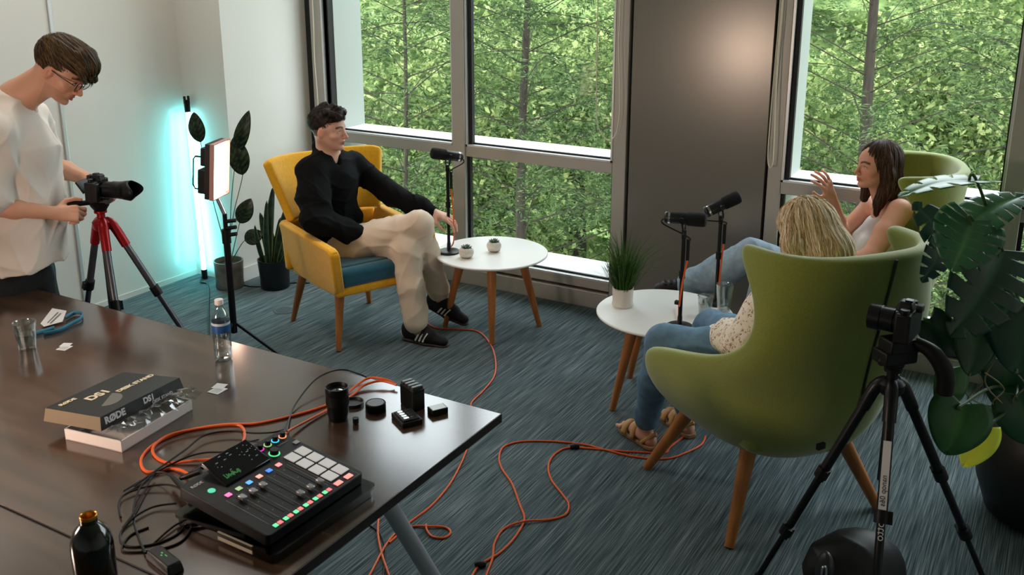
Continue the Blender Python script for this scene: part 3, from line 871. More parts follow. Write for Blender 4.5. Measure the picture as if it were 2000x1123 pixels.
obj('indicator_light', B().cyl(-aim * .03 - s_ * .08, -aim * .03 - s_ * .09, .006), led('red_indicator', (255, 60, 60), 3), pn)
pts = [-aim * .03 - u_ * .13, -aim * .14 - u_ * .13, -aim * .15 - u_ * .11, -aim * .15 + u_ * .02, -aim * .14 + u_ * .035, -aim * .03 + u_ * .04]
obj('carry_handle', B().tube([q + s_ * -.05 for q in pts], .0045, 8, smooth=False), M_bp, pn)
obj('spigot', B().cyl(-aim * .01 + Vector((0, 0, -.15)), (pb.x - pc.x, pb.y - pc.y, pb.z - pc.z - .02), .011), M_chr, pn)


# ---- cyan light tube leaning in the corner
tt_ = aty(378, 180, 4.40); tb = aty(404, 530, 4.40)
tb.z = max(tb.z, .02); tb = Vector((-5.035, 4.395, .006)); tt_ = Vector((-5.095, 4.425, 1.255))
tu = thing('light_tube', 'glowing cyan light tube leaning in the corner behind the calathea plant', 'lamp', tuple(tb))
v = tt_ - tb; x_, y_, d_ = frame(v); Lv = v.length; RT = Matrix((x_, y_, d_)).transposed()
obj('tube_diffuser', B().cyl(v * .045, v * .925, .0145, n=20), mat('cyan_tube_glow', (170, 240, 245), .4, emit=(112, 228, 234), es=24.0), tu)
obj('end_cap', B().cyl((0, 0, 0), v * .05, .020), M_bp, tu)
b = B(); b.cyl(v * .92, v * .985, .019)
for s in (-1, 1): b.box(v * .985 + x_ * .016 * s, (.010, .014, .05), R=RT)
obj('battery_grip', b, M_bp, tu)
obj('power_lead', B().tube([v * .02 + Vector((0, -.02, 0)), Vector((.05, -.08, .004)), atz(407, 560) - tb + Vector((0, 0, .004)), atz(408, 620) - tb + Vector((0, 0, .004)), atz(409, 680) - tb + Vector((0, 0, .004))], .0055, 6), M_bp, tu)
# ================================================================ THINGS ON THE DESKS AND TABLES
M_white = mat('white_paper', (226, 224, 222), .7)
M_prt = mat('grey_print', (120, 118, 118), .7)
# ---- audio mixer: local x right, y to the rear, tilted plane
an = rad(88.7); tl = rad(7)
ex = Vector((cos(an), sin(an), 0)); ey = Vector((-sin(an) * cos(tl), cos(an) * cos(tl), sin(tl))); ez = ex.cross(ey)
mo = Vector((-1.6925, 1.6415, .822)); RM = Matrix((ex, ey, ez)).transposed()
mx = thing('audio_mixer', 'black podcast mixer with glowing pads and faders on a clear plastic case', 'mixer', (mo.x, mo.y, DZ))
z0 = mo.z - DZ; Q = lambda x, y, z=0: Vector((0, 0, z0)) + RM @ Vector((x, y, z))


def rrect(x0, x1, y0, y1, r, k=5):
    pts = []
    for cx_, cy_, a0 in ((x1 - r, y1 - r, 0), (x0 + r, y1 - r, 90), (x0 + r, y0 + r, 180), (x1 - r, y0 + r, 270)):
        for i in range(k + 1): a = rad(a0 + 90 * i / k); pts.append((cx_ + r * cos(a), cy_ + r * sin(a)))
    return pts


b = B(); b.prism(rrect(-.175, .180, -.162, .150, .012), -.030, 0, RM, (0, 0, z0))
b.prism(rrect(-.165, .19, -.08, .168, .012), -.045, -.012, RM, (0, 0, z0))
obj('mixer_body', b, mat('mixer_black', (8, 9, 10), .5, spec=.3), mx, bev=.002)
# clear case underneath
b = B(); b.prism(rrect(-.19, .19, -.19, .16, .02), .002, .024, Matrix.Rotation(an, 3, 'Z')); b.prism(rrect(-.195, .195, -.195, .165, .02), .022, .030, Matrix.Rotation(an, 3, 'Z'))
cse = obj('clear_case', b, thin_glass('smoky_plastic', (150, 148, 142), 1.2, .12, .05), mx)
b = B(); b.box(Matrix.Rotation(an, 3, 'Z') @ Vector((-.19, -.06, .020)), (.005, .12, .022), rz=an)
obj('pale_tape', b, mat('pale_tape', (176, 170, 150), .6), cse)


def q4(bb, x, y, w_, h_, z=.001, th=.002):
    bb.add([Q(x + a * w_ / 2, y + c * h_ / 2, z + d) for d in (0, th) for a, c in ((-1, -1), (1, -1), (1, 1), (-1, 1))],
           [(3, 2, 1, 0), (4, 5, 6, 7), (0, 1, 5, 4), (1, 2, 6, 5), (2, 3, 7, 6), (3, 0, 4, 7)])


pad_m = led('pad_glow', (190, 188, 184), .42)
for i in range(4):
    for x in (.106, .146):
        b = B(); q4(b, x, .028 - .0447 * i, .034, .038, .001, .003); obj('pad', b, pad_m, mx, bev=.002)
for x in (.097, .137):
    b = B(); q4(b, x, -.144, .024, .016); obj('button', b, led('salmon_button', (250, 150, 140), .9), mx, bev=.001)
b = B(); q4(b, .167, .074, .017, .015); obj('button', b, led('dim_button', (130, 130, 128), .25), mx, bev=.001)
cols = [(255, 120, 185), (150, 178, 130), (90, 170, 240), (250, 170, 155), (70, 130, 240), (250, 150, 150)]
for i in range(6):
    x = -.121 + .0354 * i
    b = B(); q4(b, x, .032, .016, .014); obj('button', b, led('channel_glow_%d' % i, cols[i], .9), mx, bev=.001)
    for dx, c in ((-.0125, (110, 235, 165)), (.003, (250, 120, 120))):
        b = B(); q4(b, x + dx, -.1455, .0125, .012); obj('button', b, led('mute_green' if dx < 0 else 'mute_red', c, .9), mx, bev=.001)
    b = B(); q4(b, x + .006, -.055, .003, .135, .0003, .0006); obj('fader_slot', b, M_blk, mx)
    yf = (-.009, -.010, -.009, -.106, -.108, -.108)[i]
    b = B(); q4(b, x + .009, yf, .015, .020, .004, .009); obj('fader_knob', b, mat('silver_fader', (150, 150, 152), .3, .6), mx, bev=.002)
b = B()
for i in range(7): q4(b, -.14 + .0354 * i, -.055, .0007, .150, .0003, .0004)
q4(b, .083, -.06, .0007, .17, .0003, .0004); q4(b, .163, -.06, .0007, .20, .0003, .0004); q4(b, .123, -.158, .08, .0007, .0003, .0004); q4(b, .123, .052, .08, .0007, .0003, .0004)
for i in range(6):
    for k in range(3): q4(b, -.128 + .0354 * i, .005 - .05 * k, .004, .0012, .0003, .0004)
obj('white_lines', b, mat('panel_print', (150, 152, 152), .6), mx)
for i, c in enumerate([(230, 60, 190), (140, 190, 120), (70, 200, 235), (245, 150, 110)]):
    x = .078 + .0287 * i
    k = obj('knob', B().cyl(Q(x, .124, .0), Q(x, .124, .016), .0085, .0078, 20), M_bp, mx)
    rr = B(); rr.lathe([(.0088, .0005), (.0112, .0005), (.0112, .0018), (.0088, .0018)], Q(x, .124), 24, RM); obj('glow_ring', rr, led('ring_glow_%d' % i, c, 1.1), k)
k = obj('knob', B().cyl(Q(.088, .080, .0), Q(.088, .080, .015), .0125, .0115, 24), M_bp, mx)
obj('glow_ring', B().lathe([(.013, .0005), (.0158, .0005), (.0158, .0018), (.013, .0018)], Q(.088, .080), 28, RM), led('ring_green', (100, 225, 150), 1.0), k)
obj('power_button', B().lathe([(.006, .0005), (.010, .0005), (.010, .0016), (.006, .0016)], Q(-.135, .078), 28, RM), led('ring_teal', (70, 190, 150), .9), mx)
RS = RM @ Matrix.Rotation(rad(14), 3, 'X')
b = B(); sc_ = Q(-.02, .112, .012); b.box(sc_, (.155, .098, .012), R=RS); scr = obj('touch_screen', b, mat('dark_screen', (8, 11, 16), .12), mx, bev=.002)
b = B(); rr = random.Random(2)
for i in range(14): b.box(sc_ + RS @ Vector((-.062 + .0035 * i, -.034 + .5 * (.004 + rr.random() * .014), .0063)), (.0024, .004 + rr.random() * .014, .0006), R=RS)
obj('level_bars', b, led('level_green', (60, 140, 70), .18), scr)
b = B()
for i in range(26): b.box(sc_ + RS @ Vector((rr.uniform(-.07, .07), rr.uniform(-.03, .042), .0063)), (rr.choice((.002, .003, .008)), .0015, .0006), R=RS)
tag(obj('screen_text', b, led('screen_white', (150, 170, 180), .22), scr), kind='stuff')
M4 = Matrix.Translation(Q(-.160, .120, .0008)) @ RM.to_4x4()
text('printed_name', 'RØDE', .014, mat('panel_print_white', (215, 215, 215), .6), mx, M4)
M4 = Matrix.Translation(Q(.120, .096, .0008)) @ RM.to_4x4()
text('printed_name', 'RØDECaster', .0075, mat('panel_print', (150, 152, 152), .6), mx, M4)

# ---- cardboard box tray and printed lid
bx = thing('carton_tray', 'open white cardboard tray under the black printed lid, on the desk', 'box', (-2.41, 1.765, DZ))
c4 = [Vector((-2.502, 1.598, 0)), Vector((-2.286, 1.63, 0)), Vector((-2.325, 1.932, 0)), Vector((-2.541, 1.90, 0))]
o = Vector((-2.41, 1.765, 0)); c4 = [p - o for p in c4]; cen = sum(c4, Vector()) / 4
b = B(); b.prism([(p.x, p.y) for p in c4], 0, .003)
for i in range(4):
    p, q = c4[i], c4[(i + 1) % 4]; d = (q - p).normalized(); nn = Vector((d.y, -d.x, 0))
    b.add([p, q, q - nn * .004, p - nn * .004] + [v + Vector((0, 0, .036)) for v in (p, q, q - nn * .004, p - nn * .004)], [(3, 2, 1, 0), (4, 5, 6, 7), (0, 1, 5, 4), (1, 2, 6, 5), (2, 3, 7, 6), (3, 0, 4, 7)])
obj('tray', b, mat('white_card', (222, 214, 208), .6), bx)
T = [atz(89, 797, .822), atz(196, 815, .832), atz(350, 738, .828), atz(241, 727, .820)]
ld = thing('printed_box', 'black printed carton lid resting tilted on the white cardboard tray', 'box lid', (-2.41, 1.765, DZ))
o = Vector((-2.41, 1.765, DZ)); T = [p - o for p in T]; ax_ = (T[2] - T[1]).normalized()
nz = ax_.cross(T[0] - T[1]).normalized(); nz = nz if nz.z > 0 else -nz; w_ = ax_.cross(nz); w_ = w_ if w_.dot(T[0] - T[1]) < 0 else -w_
# w_ points from the far side to the near side
ctr = sum(T, Vector()) / 4
Bq = [p - nz * .040 + (p - ctr).normalized() * .010 for p in T]
b = B(); b.add(T + Bq, [(0, 1, 2, 3), (1, 5, 6, 2), (3, 2, 6, 7), (0, 3, 7, 4)]); b.mi = 1; b.add([T[0], T[1], Bq[1], Bq[0]], [(0, 3, 2, 1)])
obj('lid_shell', b, [mat('black_print_card', (24, 27, 28), .4), mat('glare_lit_card', (118, 104, 80), .6)], ld, flat=True, solid=.002)  # left end of the lid: glare painted in as a beige card colour
RT_ = Matrix((ax_, -w_, nz)).transposed()
Lx = lambda x, y, z=.0018: T[1] + ax_ * x + (-w_) * y + nz * z
mt = lambda x, y: Matrix.Translation(Lx(x, y)) @ RT_.to_4x4()
M_kr = mat('warm_white_print', (228, 214, 184), .6)

text('printed_name', 'DS1', .048, M_kr, ld, mt(.075, .125), off=.0016)
text('printed_name', 'DESK STAND', .025, M_kr, ld, mt(.158, .094), off=.0011)
text('printed_name', 'RØDE', .022, M_kr, ld, mt(.012, .18), off=.0006)
fs_n = w_ * 1.0; sd_up = (T[1] - Bq[1]); sd_up = (sd_up - ax_ * sd_up.dot(ax_)).normalized(); sn = ax_.cross(sd_up); RS_ = Matrix((ax_, sd_up, sn)).transposed()
ms = lambda x, y: Matrix.Translation(Bq[1] + ax_ * x + sd_up * y + sn * .0018) @ RS_.to_4x4()
text('printed_name', 'RØDE', .029, M_wink, ld, ms(.018, .014), off=.0012)
text('printed_name', 'DS1', .026, M_wink, ld, ms(.168, .016), off=.0011)
text('printed_name', 'DESK STAND', .0145, M_wink, ld, ms(.200, .003), off=.0005)
b = B(); pts = []
for i in range(20):
    a = pi * i / 19; pts.append((-.05 * cos(a), .045 * sin(a) ** .8))
b.prism([(x, -y) for x, y in pts][::-1], 0, .0004, RT_ @ Matrix.Rotation(rad(30), 3, 'Z'), Lx(.10, .085, .001))
obj('printed_picture', b, mat('grey_picture', (108, 106, 102), .4), ld)
# crumpled clear bag
rng = np.random.default_rng(3); rows = []
P0 = atz(222, 850, .785) - o; P1 = atz(372, 766, .80) - o
for i in range(26):
    row = []
    for j in range(7):
        p = P0.lerp(P1, i / 25) + (-w_) * (.035 - .014 * j) + Vector((0, 0, .004 + .018 * sin(j / 6 * pi)))
        row.append(p + Vector(rng.normal(size=3) * .005))
    rows.append(row)
pb_ = thing('plastic_bag', 'crumpled clear plastic bag squeezed between black lid and white tray', 'bag', (-2.41, 1.765, DZ))
obj('film', B().grid(rows), thin_glass('clear_film', (225, 228, 228), 1.6, .12, .06), pb_, flat=True)

# ---- drinking glasses, bottles
M_tg = thin_glass('clear_glass', (240, 244, 243), 3.0, .03, .06)
M_water = mat('clear_water', (235, 245, 245), .0, trans=1.0, ior=1.33)


def tumbler(label, p, r0, r1, h, wl=None, group=None):
    t = thing('drinking_glass', label, 'glass', tuple(p), 0, group)
    n = 40; rows = []
    pr = [(r0 * .2, .001), (r0, .001)] + [(r0 + (r1 - r0) * s, .001 + (h - .001) * s) for s in np.linspace(.05, 1, 9)] + [(r1 - .002, h)] + [(r0 + (r1 - r0) * s - .0035, .012 + (h - .012) * s) for s in np.linspace(.95, 0, 6)] + [(0.001, .012)]
    for r, z in pr:
        rows.append([(r * (1 + (.025 * cos(10 * 2 * pi * j / n) if z < h * .72 else 0)) * cos(2 * pi * j / n), r * (1 + (.025 * cos(10 * 2 * pi * j / n) if z < h * .72 else 0)) * sin(2 * pi * j / n), z) for j in range(n)])
    obj('glass_wall', B().grid(rows, cv=True), M_tg, t)
    if wl:
        k = wl / h; obj('water', B().lathe([(0, .0125), (r0 - .005, .0125), (r0 + (r1 - r0) * k - .0045, wl), (0, wl)], (0, 0, 0), 32, cap=False), thin_glass('water_in_glass', (228, 236, 236), 2.6, .01, .07), t)
    return t


tumbler('clear tumbler half full of water at the left end of the desk', atz(54, 680, DZ), .030, .041, .105, .058)
tumbler('short tumbler of water on the table beside the front microphone', atz(1376, 617, .47), .030, .038, .105, .05)
tumbler('tall empty tumbler standing behind the short water tumbler', atz(1413, 607, .47), .030, .043, .14)

wb = thing('water_bottle', 'clear plastic water bottle with blue label and white cap on the desk', 'bottle', tuple(atz(437, 702, DZ)))
pr = [(0, .002), (.024, 0), (.031, .008), (.032, .03), (.0305, .038), (.032, .046), (.032, .07), (.0305, .078), (.032, .086), (.032, .155), (.030, .168), (.022, .190), (.0135, .203), (.0135, .216)]
obj('bottle_wall', B().lathe(pr, (0, 0, 0), 36, cap=False), thin_glass('clear_bottle_plastic', (244, 248, 248), 2.6, .06, .06), wb)
pr = [(r - .0012, z + .001) for r, z in pr[1:9]] + [(.0308, .125), (0, .125)]
obj('water', B().lathe([(0, .003)] + pr, (0, 0, 0), 36, cap=False), thin_glass('bottled_water', (238, 244, 244), 2.4, .05, .08), wb)
b = B(); b.lathe([(.0324, .112), (.0326, .113), (.0326, .150), (.0322, .151)], (0, 0, 0), 36, cap=False); lb = obj('label', b, mat('blue_label', (38, 84, 140), .4), wb)
obj('label_band', B().lathe([(.0328, .140), (.0328, .149)], (0, 0, 0), 36, cap=False), mat('white_label', (200, 214, 222), .4), lb)
obj('cap', B().lathe([(0, .232), (.0145, .232), (.0155, .229), (.0155, .214), (.0135, .212)], (0, 0, 0), 30, cap=False), mat('white_cap', (235, 225, 222), .4), wb)
th = thing('metal_bottle', 'glossy black metal bottle without cap in the bottom left corner', 'bottle', tuple(atz(199, 1212, DZ)))
RH = .252
pr = [(0, 0), (.041, 0), (.044, .004), (.044, RH - .062), (.042, RH - .044), (.034, RH - .024), (.022, RH - .010), (.0178, RH - .006), (.0178, RH + .008), (.0165, RH + .009)]
obj('bottle_body', B().lathe(pr, (0, 0, 0), 40, cap=False), mat('gloss_black_enamel', (8, 8, 9), .08, coat=.6), th)
obj('neck_rim', B().lathe([(.0178, RH + .004), (.0180, RH + .0105), (.0165, RH + .012), (.0150, RH + .010), (.0150, RH - .03)], (0, 0, 0), 40, cap=False), mat('brass_liner', (206, 140, 40), .25, .8), th)

# ---- paper cards and lanyard
def card(label, px, w_, h_, a, name='paper_card', z=DZ, second=True):
    p = atz(*px, z); t = thing(name, label, 'card', tuple(p), rad(a))
    b = B(); b.box((0, 0, .0012), (w_, h_, .0008)); 
    if second: b.box((w_ * .55, h_ * .35, .0018), (w_ * .8, h_ * .9, .0008), rz=rad(12))
    obj('card_sheet', b, M_white, t)
    b = B()
    for i in range(4): b.box((-.004, -h_ * .25 + i * h_ * .17, .0020), (w_ * .6, .0012, .0003))
    obj('printed_lines', b, M_prt, t)


card('small white printed card on the desk between bottle and lid', (425, 763), .050, .045, 95)
card('small white printed card on the desk beside the tumbler', (126, 680), .045, .040, 105)
ln = thing('lanyard', 'blue lanyard with white name badge on the desk beside the tumbler', 'lanyard', tuple(atz(110, 640, DZ)))
o = atz(110, 640, DZ); zz = lambda x, y, z: atz(x, y, DZ + z) - o
b = B()
def ribbon(bb, pts, hw):
    P = crom(pts, 6); rows = []
    for p in P: rows.append([p + Vector((0, 0, hw)), p + Vector((0, 0, -hw))])
    bb.grid(rows)
ribbon(b, [zz(85, 652, .008), zz(115, 645, .008), zz(140, 632, .010), zz(158, 622, .012), (zz(160, 612, .012)), zz(145, 611, .012), zz(128, 620, .012)], .008)
ribbon(b, [zz(50, 655, .008), zz(80, 648, .008), zz(106, 640, .008)], .008)
obj('strap', b, mat('blue_lanyard', (62, 128, 156), .7), ln, solid=.002)
b = B(); b.add([zz(79, 632, .010), zz(86, 638, .006), zz(122, 628, .008), zz(130, 607, .026), zz(102, 602, .030)], [(0, 1, 2, 3, 4)])
bd = obj('name_badge', b, M_white, ln, flat=True, solid=.001)
b = B(); b.add([zz(92, 630, .0118), zz(93, 631, .0118), zz(114, 610, .0262), zz(113, 609, .0262)], [(0, 1, 2, 3)]); b.add([zz(97, 631, .0118), zz(98, 632, .0118), zz(119, 612, .0255), zz(118, 611, .0255)], [(0, 1, 2, 3)])
obj('printed_lines', b, M_prt, bd, flat=True)

# ---- camera lens, caps, batteries
ln_ = thing('camera_lens', 'black camera lens standing upright on the desk beside the cables', 'lens', tuple(atz(661, 818, DZ)))
pr = [(0, 0), (.030, 0), (.031, .004), (.031, .016), (.034, .020), (.034, .050), (.0355, .053), (.0355, .090), (.037, .093), (.037, .112), (.034, .112), (.031, .100), (0, .096)]
obj('lens_barrel', B().lathe(pr, (0, 0, 0), 44, cap=False), M_bm, ln_)
b = B()
for i in range(48):
    a = 2 * pi * i / 48; b.box((.0356 * cos(a), .0356 * sin(a), .070), (.0012, .0022, .032), rz=a)
tag(obj('focus_ribs', b, M_blk, ln_), kind='stuff')
obj('front_glass', B().ell((0, 0, .094), (.029, .029, .008)), mat('coated_lens', (20, 22, 30), .04, coat=1), ln_)
cp = thing('lens_cap', 'thin black lens cap lying flat behind the upright lens', 'lens cap', tuple(atz(690, 790, DZ)))
obj('cap_disc', B().lathe([(0, .005), (.028, .005), (.032, .012), (.035, .012), (.035, 0), (0, 0)], (0, 0, 0), 36, cap=False), M_bp, cp)
cp = thing('lens_cap', 'thicker grey-topped lens cap right of the thin one on the desk', 'lens cap', tuple(atz(734, 800, DZ)))
obj('cap_disc', B().lathe([(0, .024), (.029, .024), (.031, .026), (.033, .024), (.033, 0), (0, 0)], (0, 0, 0), 36, cap=False), M_bp, cp)
obj('cap_ring', B().lathe([(0, .0245), (.027, .0245), (.027, .0255), (0, .0255)], (0, 0, 0), 36, cap=False), mat('grey_cap_face', (92, 92, 88), .4), bpy.data.objects[cp.name])
kn = thing('thumb_screw', 'tiny black ribbed knob standing on the desk before the lens', 'knob', tuple(atz(695, 828, DZ)))
b = B(); b.cyl((0, 0, 0), (0, 0, .020), .0085, .008, 14)
for i in range(14): b.cyl((.0082 * cos(i * .449), .0082 * sin(i * .449), .003), (.0082 * cos(i * .449), .0082 * sin(i * .449), .021), .0014, n=6)
obj('knurled_body', b, M_bp, kn)
ch = thing('battery_charger', 'upright black multi-battery charger near the desk corner', 'charger', tuple(atz(806, 793, DZ)), rad(-22))
b = B(); b.box((0, 0, .036), (.082, .044, .072)); obj('charger_block', b, M_bp, ch, bev=.003)
for i in range(4): obj('battery_cell', B().box((-.030 + .0195 * i, 0, .076), (.0165, .040, .012)), mat('grey_battery', (60, 60, 60), .35), ch, bev=.003)
obj('front_panel', B().box((.0415, 0, .036), (.003, .036, .050)), M_mic, ch, bev=.001)
bt = thing('camera_battery', 'flat silver-topped camera battery right of the charger', 'battery', tuple(atz(855, 806, DZ)), rad(-30))
obj('battery_case', B().box((0, 0, .010), (.040, .056, .020)), M_bp, bt, bev=.002)
obj('battery_label', B().box((0, 0, .0204), (.034, .048, .001)), mat('silver_label', (150, 150, 146), .35, .5), bt)
me_ = thing('card_reader', 'flat black gadget with shiny contacts lying in front of the charger', 'card reader', tuple(atz(795, 822, DZ)), rad(-30))
b = B(); b.box((0, 0, .009), (.090, .070, .018)); b.box((0, 0, .020), (.076, .058, .006)); obj('reader_case', b, M_bp, me_, bev=.003)
b = B()
for i in range(4):
    for j in range(2): b.box((-.025 + .016 * i, -.012 + .024 * j, .0235), (.010, .016, .001))
obj('contacts', b, M_chr, me_)

# ---- black inline controller at the bottom edge
ic = thing('cable_adapter', 'black inline adapter box on the cables at the bottom edge', 'adapter', tuple(atz(322, 1103, DZ)), rad(-12))
obj('adapter_case', B().box((0, 0, .013), (.115, .042, .026), taper=.85), M_bp, ic, bev=.004)
b = B(); b.box((-.012, .002, .0265), (.006, .003, .0006)); b.box((-.004, -.004, .0265), (.006, .003, .0006)); b.box((.005, .003, .0265), (.010, .002, .0006))
obj('indicator_light', b, led('adapter_green', (60, 160, 80), .6), ic)


# ---- cables
def cable(label, px, r, m, z=DZ, lift=None, name='cable', grp=None, extra=None, n=8):
    P = []
    for i, q in enumerate(px):
        zz_ = r + (q[2] if len(q) > 2 else 0)
        P.append(atz(q[0], q[1], z + zz_))
    if extra: P += extra
    o = P[0]; ob = bpy.data.objects.new(name, None)
    bpy.data.objects.remove(ob)
    b = B().tube([p - o for p in P], r, n, k=8)
    c = obj(name, b, m); c.location = o
    return tag(c, label, 'cable', grp)


R1, R2 = .0042, .0028
cable('orange cable looping on the desk from behind the lens to the mixer', [(770, 748, .01), (748, 740, .02), (722, 738, .02), (700, 750, .012), (672, 772), (632, 793), (570, 812), (500, 827), (440, 829), (370, 840), (310, 862), (280, 888), (276, 908), (290, 922), (330, 916), (352, 918, .004), (372, 928, .012)], R1, M_org)
cable('orange cable forming the inner loop on the desk beside the printed carton', [(775, 752, .01), (745, 744, .014), (712, 752, .010), (690, 770), (640, 800, .002), (600, 822, .004), (566, 840, .012), (552, 853, .02)], R1, M_org)
cable('orange cable coiled round to the rear sockets of the mixer', [(470, 874, .03), (478, 850, .012), (470, 832, .006), (440, 830, .009), (380, 838, .009), (330, 850, .009), (300, 872, .008), (304, 892), (330, 904), (375, 900, .004), (420, 896, .008), (445, 890, .02)], R1, M_org)
cable('thin black cable arching from the mixer over the desk edge', [(560, 843, .02), (566, 815, .004), (580, 785, .01), (612, 745, .03), (640, 728, .035), (670, 722, .03), (700, 730, .02), (716, 737, .01)], R2, M_bp)
cable('black cable arcing along the desk behind the mixer', [(262, 950, .004), (310, 915, .006), (360, 880, .008), (400, 850, .012), (450, 842, .012), (500, 846, .012), (545, 842, .018), (560, 828, .006), (572, 800, .002)], R2, M_bp)
cable('black cable curving over the desk into the mixer screen side', [(240, 960, .004), (300, 925, .004), (360, 895, .02), (400, 884, .03), (440, 882, .035), (470, 868, .05), (505, 858, .04)], R2, M_bp)
cable('black cable bundle loop nearest the metal bottle', [(300, 925, .012), (275, 950, .01), (262, 985, .004), (262, 1020), (272, 1052, .002), (284, 1080, .006)], R2, M_bp)
cable('black cable loop lying widest beside the mixer corner', [(236, 1010, .004), (232, 985, .004), (245, 965, .006), (290, 950, .008), (330, 947, .012), (358, 960, .014), (370, 985, .01), (368, 1010, .004), (350, 1040), (310, 1060), (260, 1068), (238, 1060), (236, 1040), (260, 1012, .005), (300, 990, .006), (345, 983, .01)], R2, M_bp)
cable('black cable running in the small loop above the adapter box', [(300, 1062), (330, 1035, .004), (350, 1022, .004), (368, 1020, .006), (372, 1035), (350, 1060), (300, 1075), (250, 1078), (238, 1070), (255, 1045), (290, 1030)], R2, M_bp)
cable('black cable leaving the left desk edge behind the metal bottle', [(0, 1003), (60, 1025), (120, 1050), (160, 1072), (240, 1105), (290, 1123)], .0022, M_bp) if False else None
cable('black cable with thick plug entering the mixer rear corner', [(372, 968, .04), (350, 945, .04), (330, 928, .03), (310, 922, .02), (296, 935, .01), (282, 960, .006), (262, 1000, .004), (240, 1030)], R2, M_bp)
for lb_, a, c in (('black cable plug pushed into the mixer rear, topmost', (372, 925, .02), (415, 900, .055)), ('black cable plug pushed into the mixer rear, middle one', (352, 935, .025), (392, 920, .05)), ('black cable plug at the left corner of the mixer', (335, 930, .025), (372, 965, .045))):
    p, q = atz(a[0], a[1], DZ + a[2]), atz(c[0], c[1], DZ + c[2]); v = q - p
    tt = thing('cable_plug', lb_, 'plug', tuple(p)); obj('plug_body', B().tube([(0, 0, 0), v * .3, v * .7, v], [.005, .008, .0085, .0085], 12), M_bp, tt)

# floor cables
cable('orange cable from the seated man to the desk across the carpet', [(826, 622), (850, 640), (900, 643), (935, 648), (958, 672), (968, 705), (965, 735), (945, 762), (922, 785), (921, 800), (925, 830), (915, 870), (885, 935), (845, 985), (800, 1020), (760, 1055), (722, 1123), (700, 1160)], .0045, M_org, 0, n=8)
cable('long orange cable snaking in a wide loop over the carpet', [(1378, 852), (1370, 868, .002), (1340, 884), (1300, 896), (1240, 892), (1180, 878), (1140, 868), (1080, 862), (1020, 862), (985, 872), (975, 892), (980, 915), (1000, 945), (1015, 985), (1024, 1015), (1005, 1050), (975, 1080), (935, 1105), (915, 1140)], .0045, M_org, 0)
cable('orange cable curving inside the wide loop on the carpet', [(1345, 846, .002), (1310, 872), (1300, 884), (1270, 884), (1200, 880), (1120, 874), (1090, 882), (1072, 905), (1076, 935), (1098, 965), (1111, 985), (1104, 1005), (1070, 1015), (1024, 1018, .006), (985, 1032), (966, 1060), (962, 1090), (950, 1123), (945, 1150)], .0045, M_org, 0)
cable('orange cable hanging down under the desk edge and lying on the carpet', [(740, 1005), (738, 1040), (745, 1080), (760, 1125), (768, 1150)], .0045, M_org, 0)
cable('small orange cable coil behind the grey desk leg', [(760, 1060), (800, 1030), (840, 1028, .003), (870, 1030), (880, 1040), (868, 1050), (845, 1048), (834, 1036, .003), (832, 1024)], .0045, M_org, 0) 
cable('thin black cable running beside the hanging orange cable', [(716, 1022), (740, 1040), (752, 1070), (750, 1110), (745, 1150)], .0032, M_bp, 0)
cable('black power cable on the carpet behind the yellow armchair', [(470, 556), (500, 560), (545, 556), (580, 552), (605, 553)], .004, M_bp, 0)
for q, lb_ in (((1122, 873), 'black cable tie on the orange cables near the wing chair'), ((938, 1103), 'black cable tie on the orange cables at the bottom edge')):
    p = atz(q[0], q[1], .008); tt = tag(obj('cable_tie', B().tube([(-.016, -.010, 0), (0, 0, .004), (.016, .012, 0)], [.011, .013, .010], 10), M_blk), lb_, 'cable tie'); tt.location = p
# cables up the microphone stands
def mcable(label, p, poles, bend):
    P = [p, p + Vector((0, 0, -.10)) + bend * .6, p + Vector((0, 0, -.22)) + bend] + poles
    o = P[0]; c = obj('microphone_cable', B().tube([q - o for q in P], .0042, 8), M_org); c.location = o; tag(c, label, 'cable', 'orange microphone cables')


zb = lambda x, y, z: atz(x, y, z)
mcable('orange cable running down the microphone pole by the seated man', p1, [zb(884, 478, .50), zb(862, 488, .476), zb(852, 486, .475)], rcam(.012, -.01))
mcable('orange cable running down the pole of the front microphone', p2, [zb(1333, 590, .50) + rcam(-.02, -.01), zb(1325, 650, .478), zb(1320, 668, .47)], rcam(-.03, -.01))
mcable('orange cable running down the pole of the rear microphone', p3, [zb(1400, 575, .50), zb(1405, 600, .476)], rcam(-.012, .0))
for nm, p in (('front', Vector((mb2.x, mb2.y, .60))),):
    tt = tag(obj('cable_clip', B().box((0, 0, 0), (.022, .022, .018)), M_blk, bev=.003), 'black clip holding the orange cable to the front microphone pole', 'clip'); tt.location = p + rcam(-.018, -.01)

# ---- floor socket lid
fb = thing('floor_socket', 'round metal floor socket lid in the carpet left of the armchair', 'floor socket', tuple(atz(555, 606, 0)))
obj('socket_ring', B().lathe([(.055, .0), (.066, .001), (.068, .003), (.060, .005), (.055, .003)], (0, 0, 0), 40, cap=False), mat('brushed_ring', (120, 126, 126), .4, .6), fb)
obj('socket_lid', B().lathe([(0, .0025), (.055, .0025), (.055, 0)], (0, 0, 0), 40, cap=False), mat('socket_lid_grey', (66, 78, 82), .6), fb)
# ================================================================ PLANTS
def tintmesh(name, b, cols, m, parent, sub=0, solid=0):
    o = obj(name, b, m, parent, sub=sub, solid=solid, ang=60)
    a = o.data.color_attributes.new('tint', 'FLOAT_COLOR', 'POINT')
    a.data.foreach_set('color', np.array([tuple(c) for c in cols], np.float32).ravel()); return o


def lc(c): return np.array(lin(c))


M_leaf = mat('glossy_leaf', (60, 90, 50), .30, vcol=True)
M_leaf.node_tree.nodes['Principled BSDF'].inputs['Transmission Weight'].default_value = 0.0


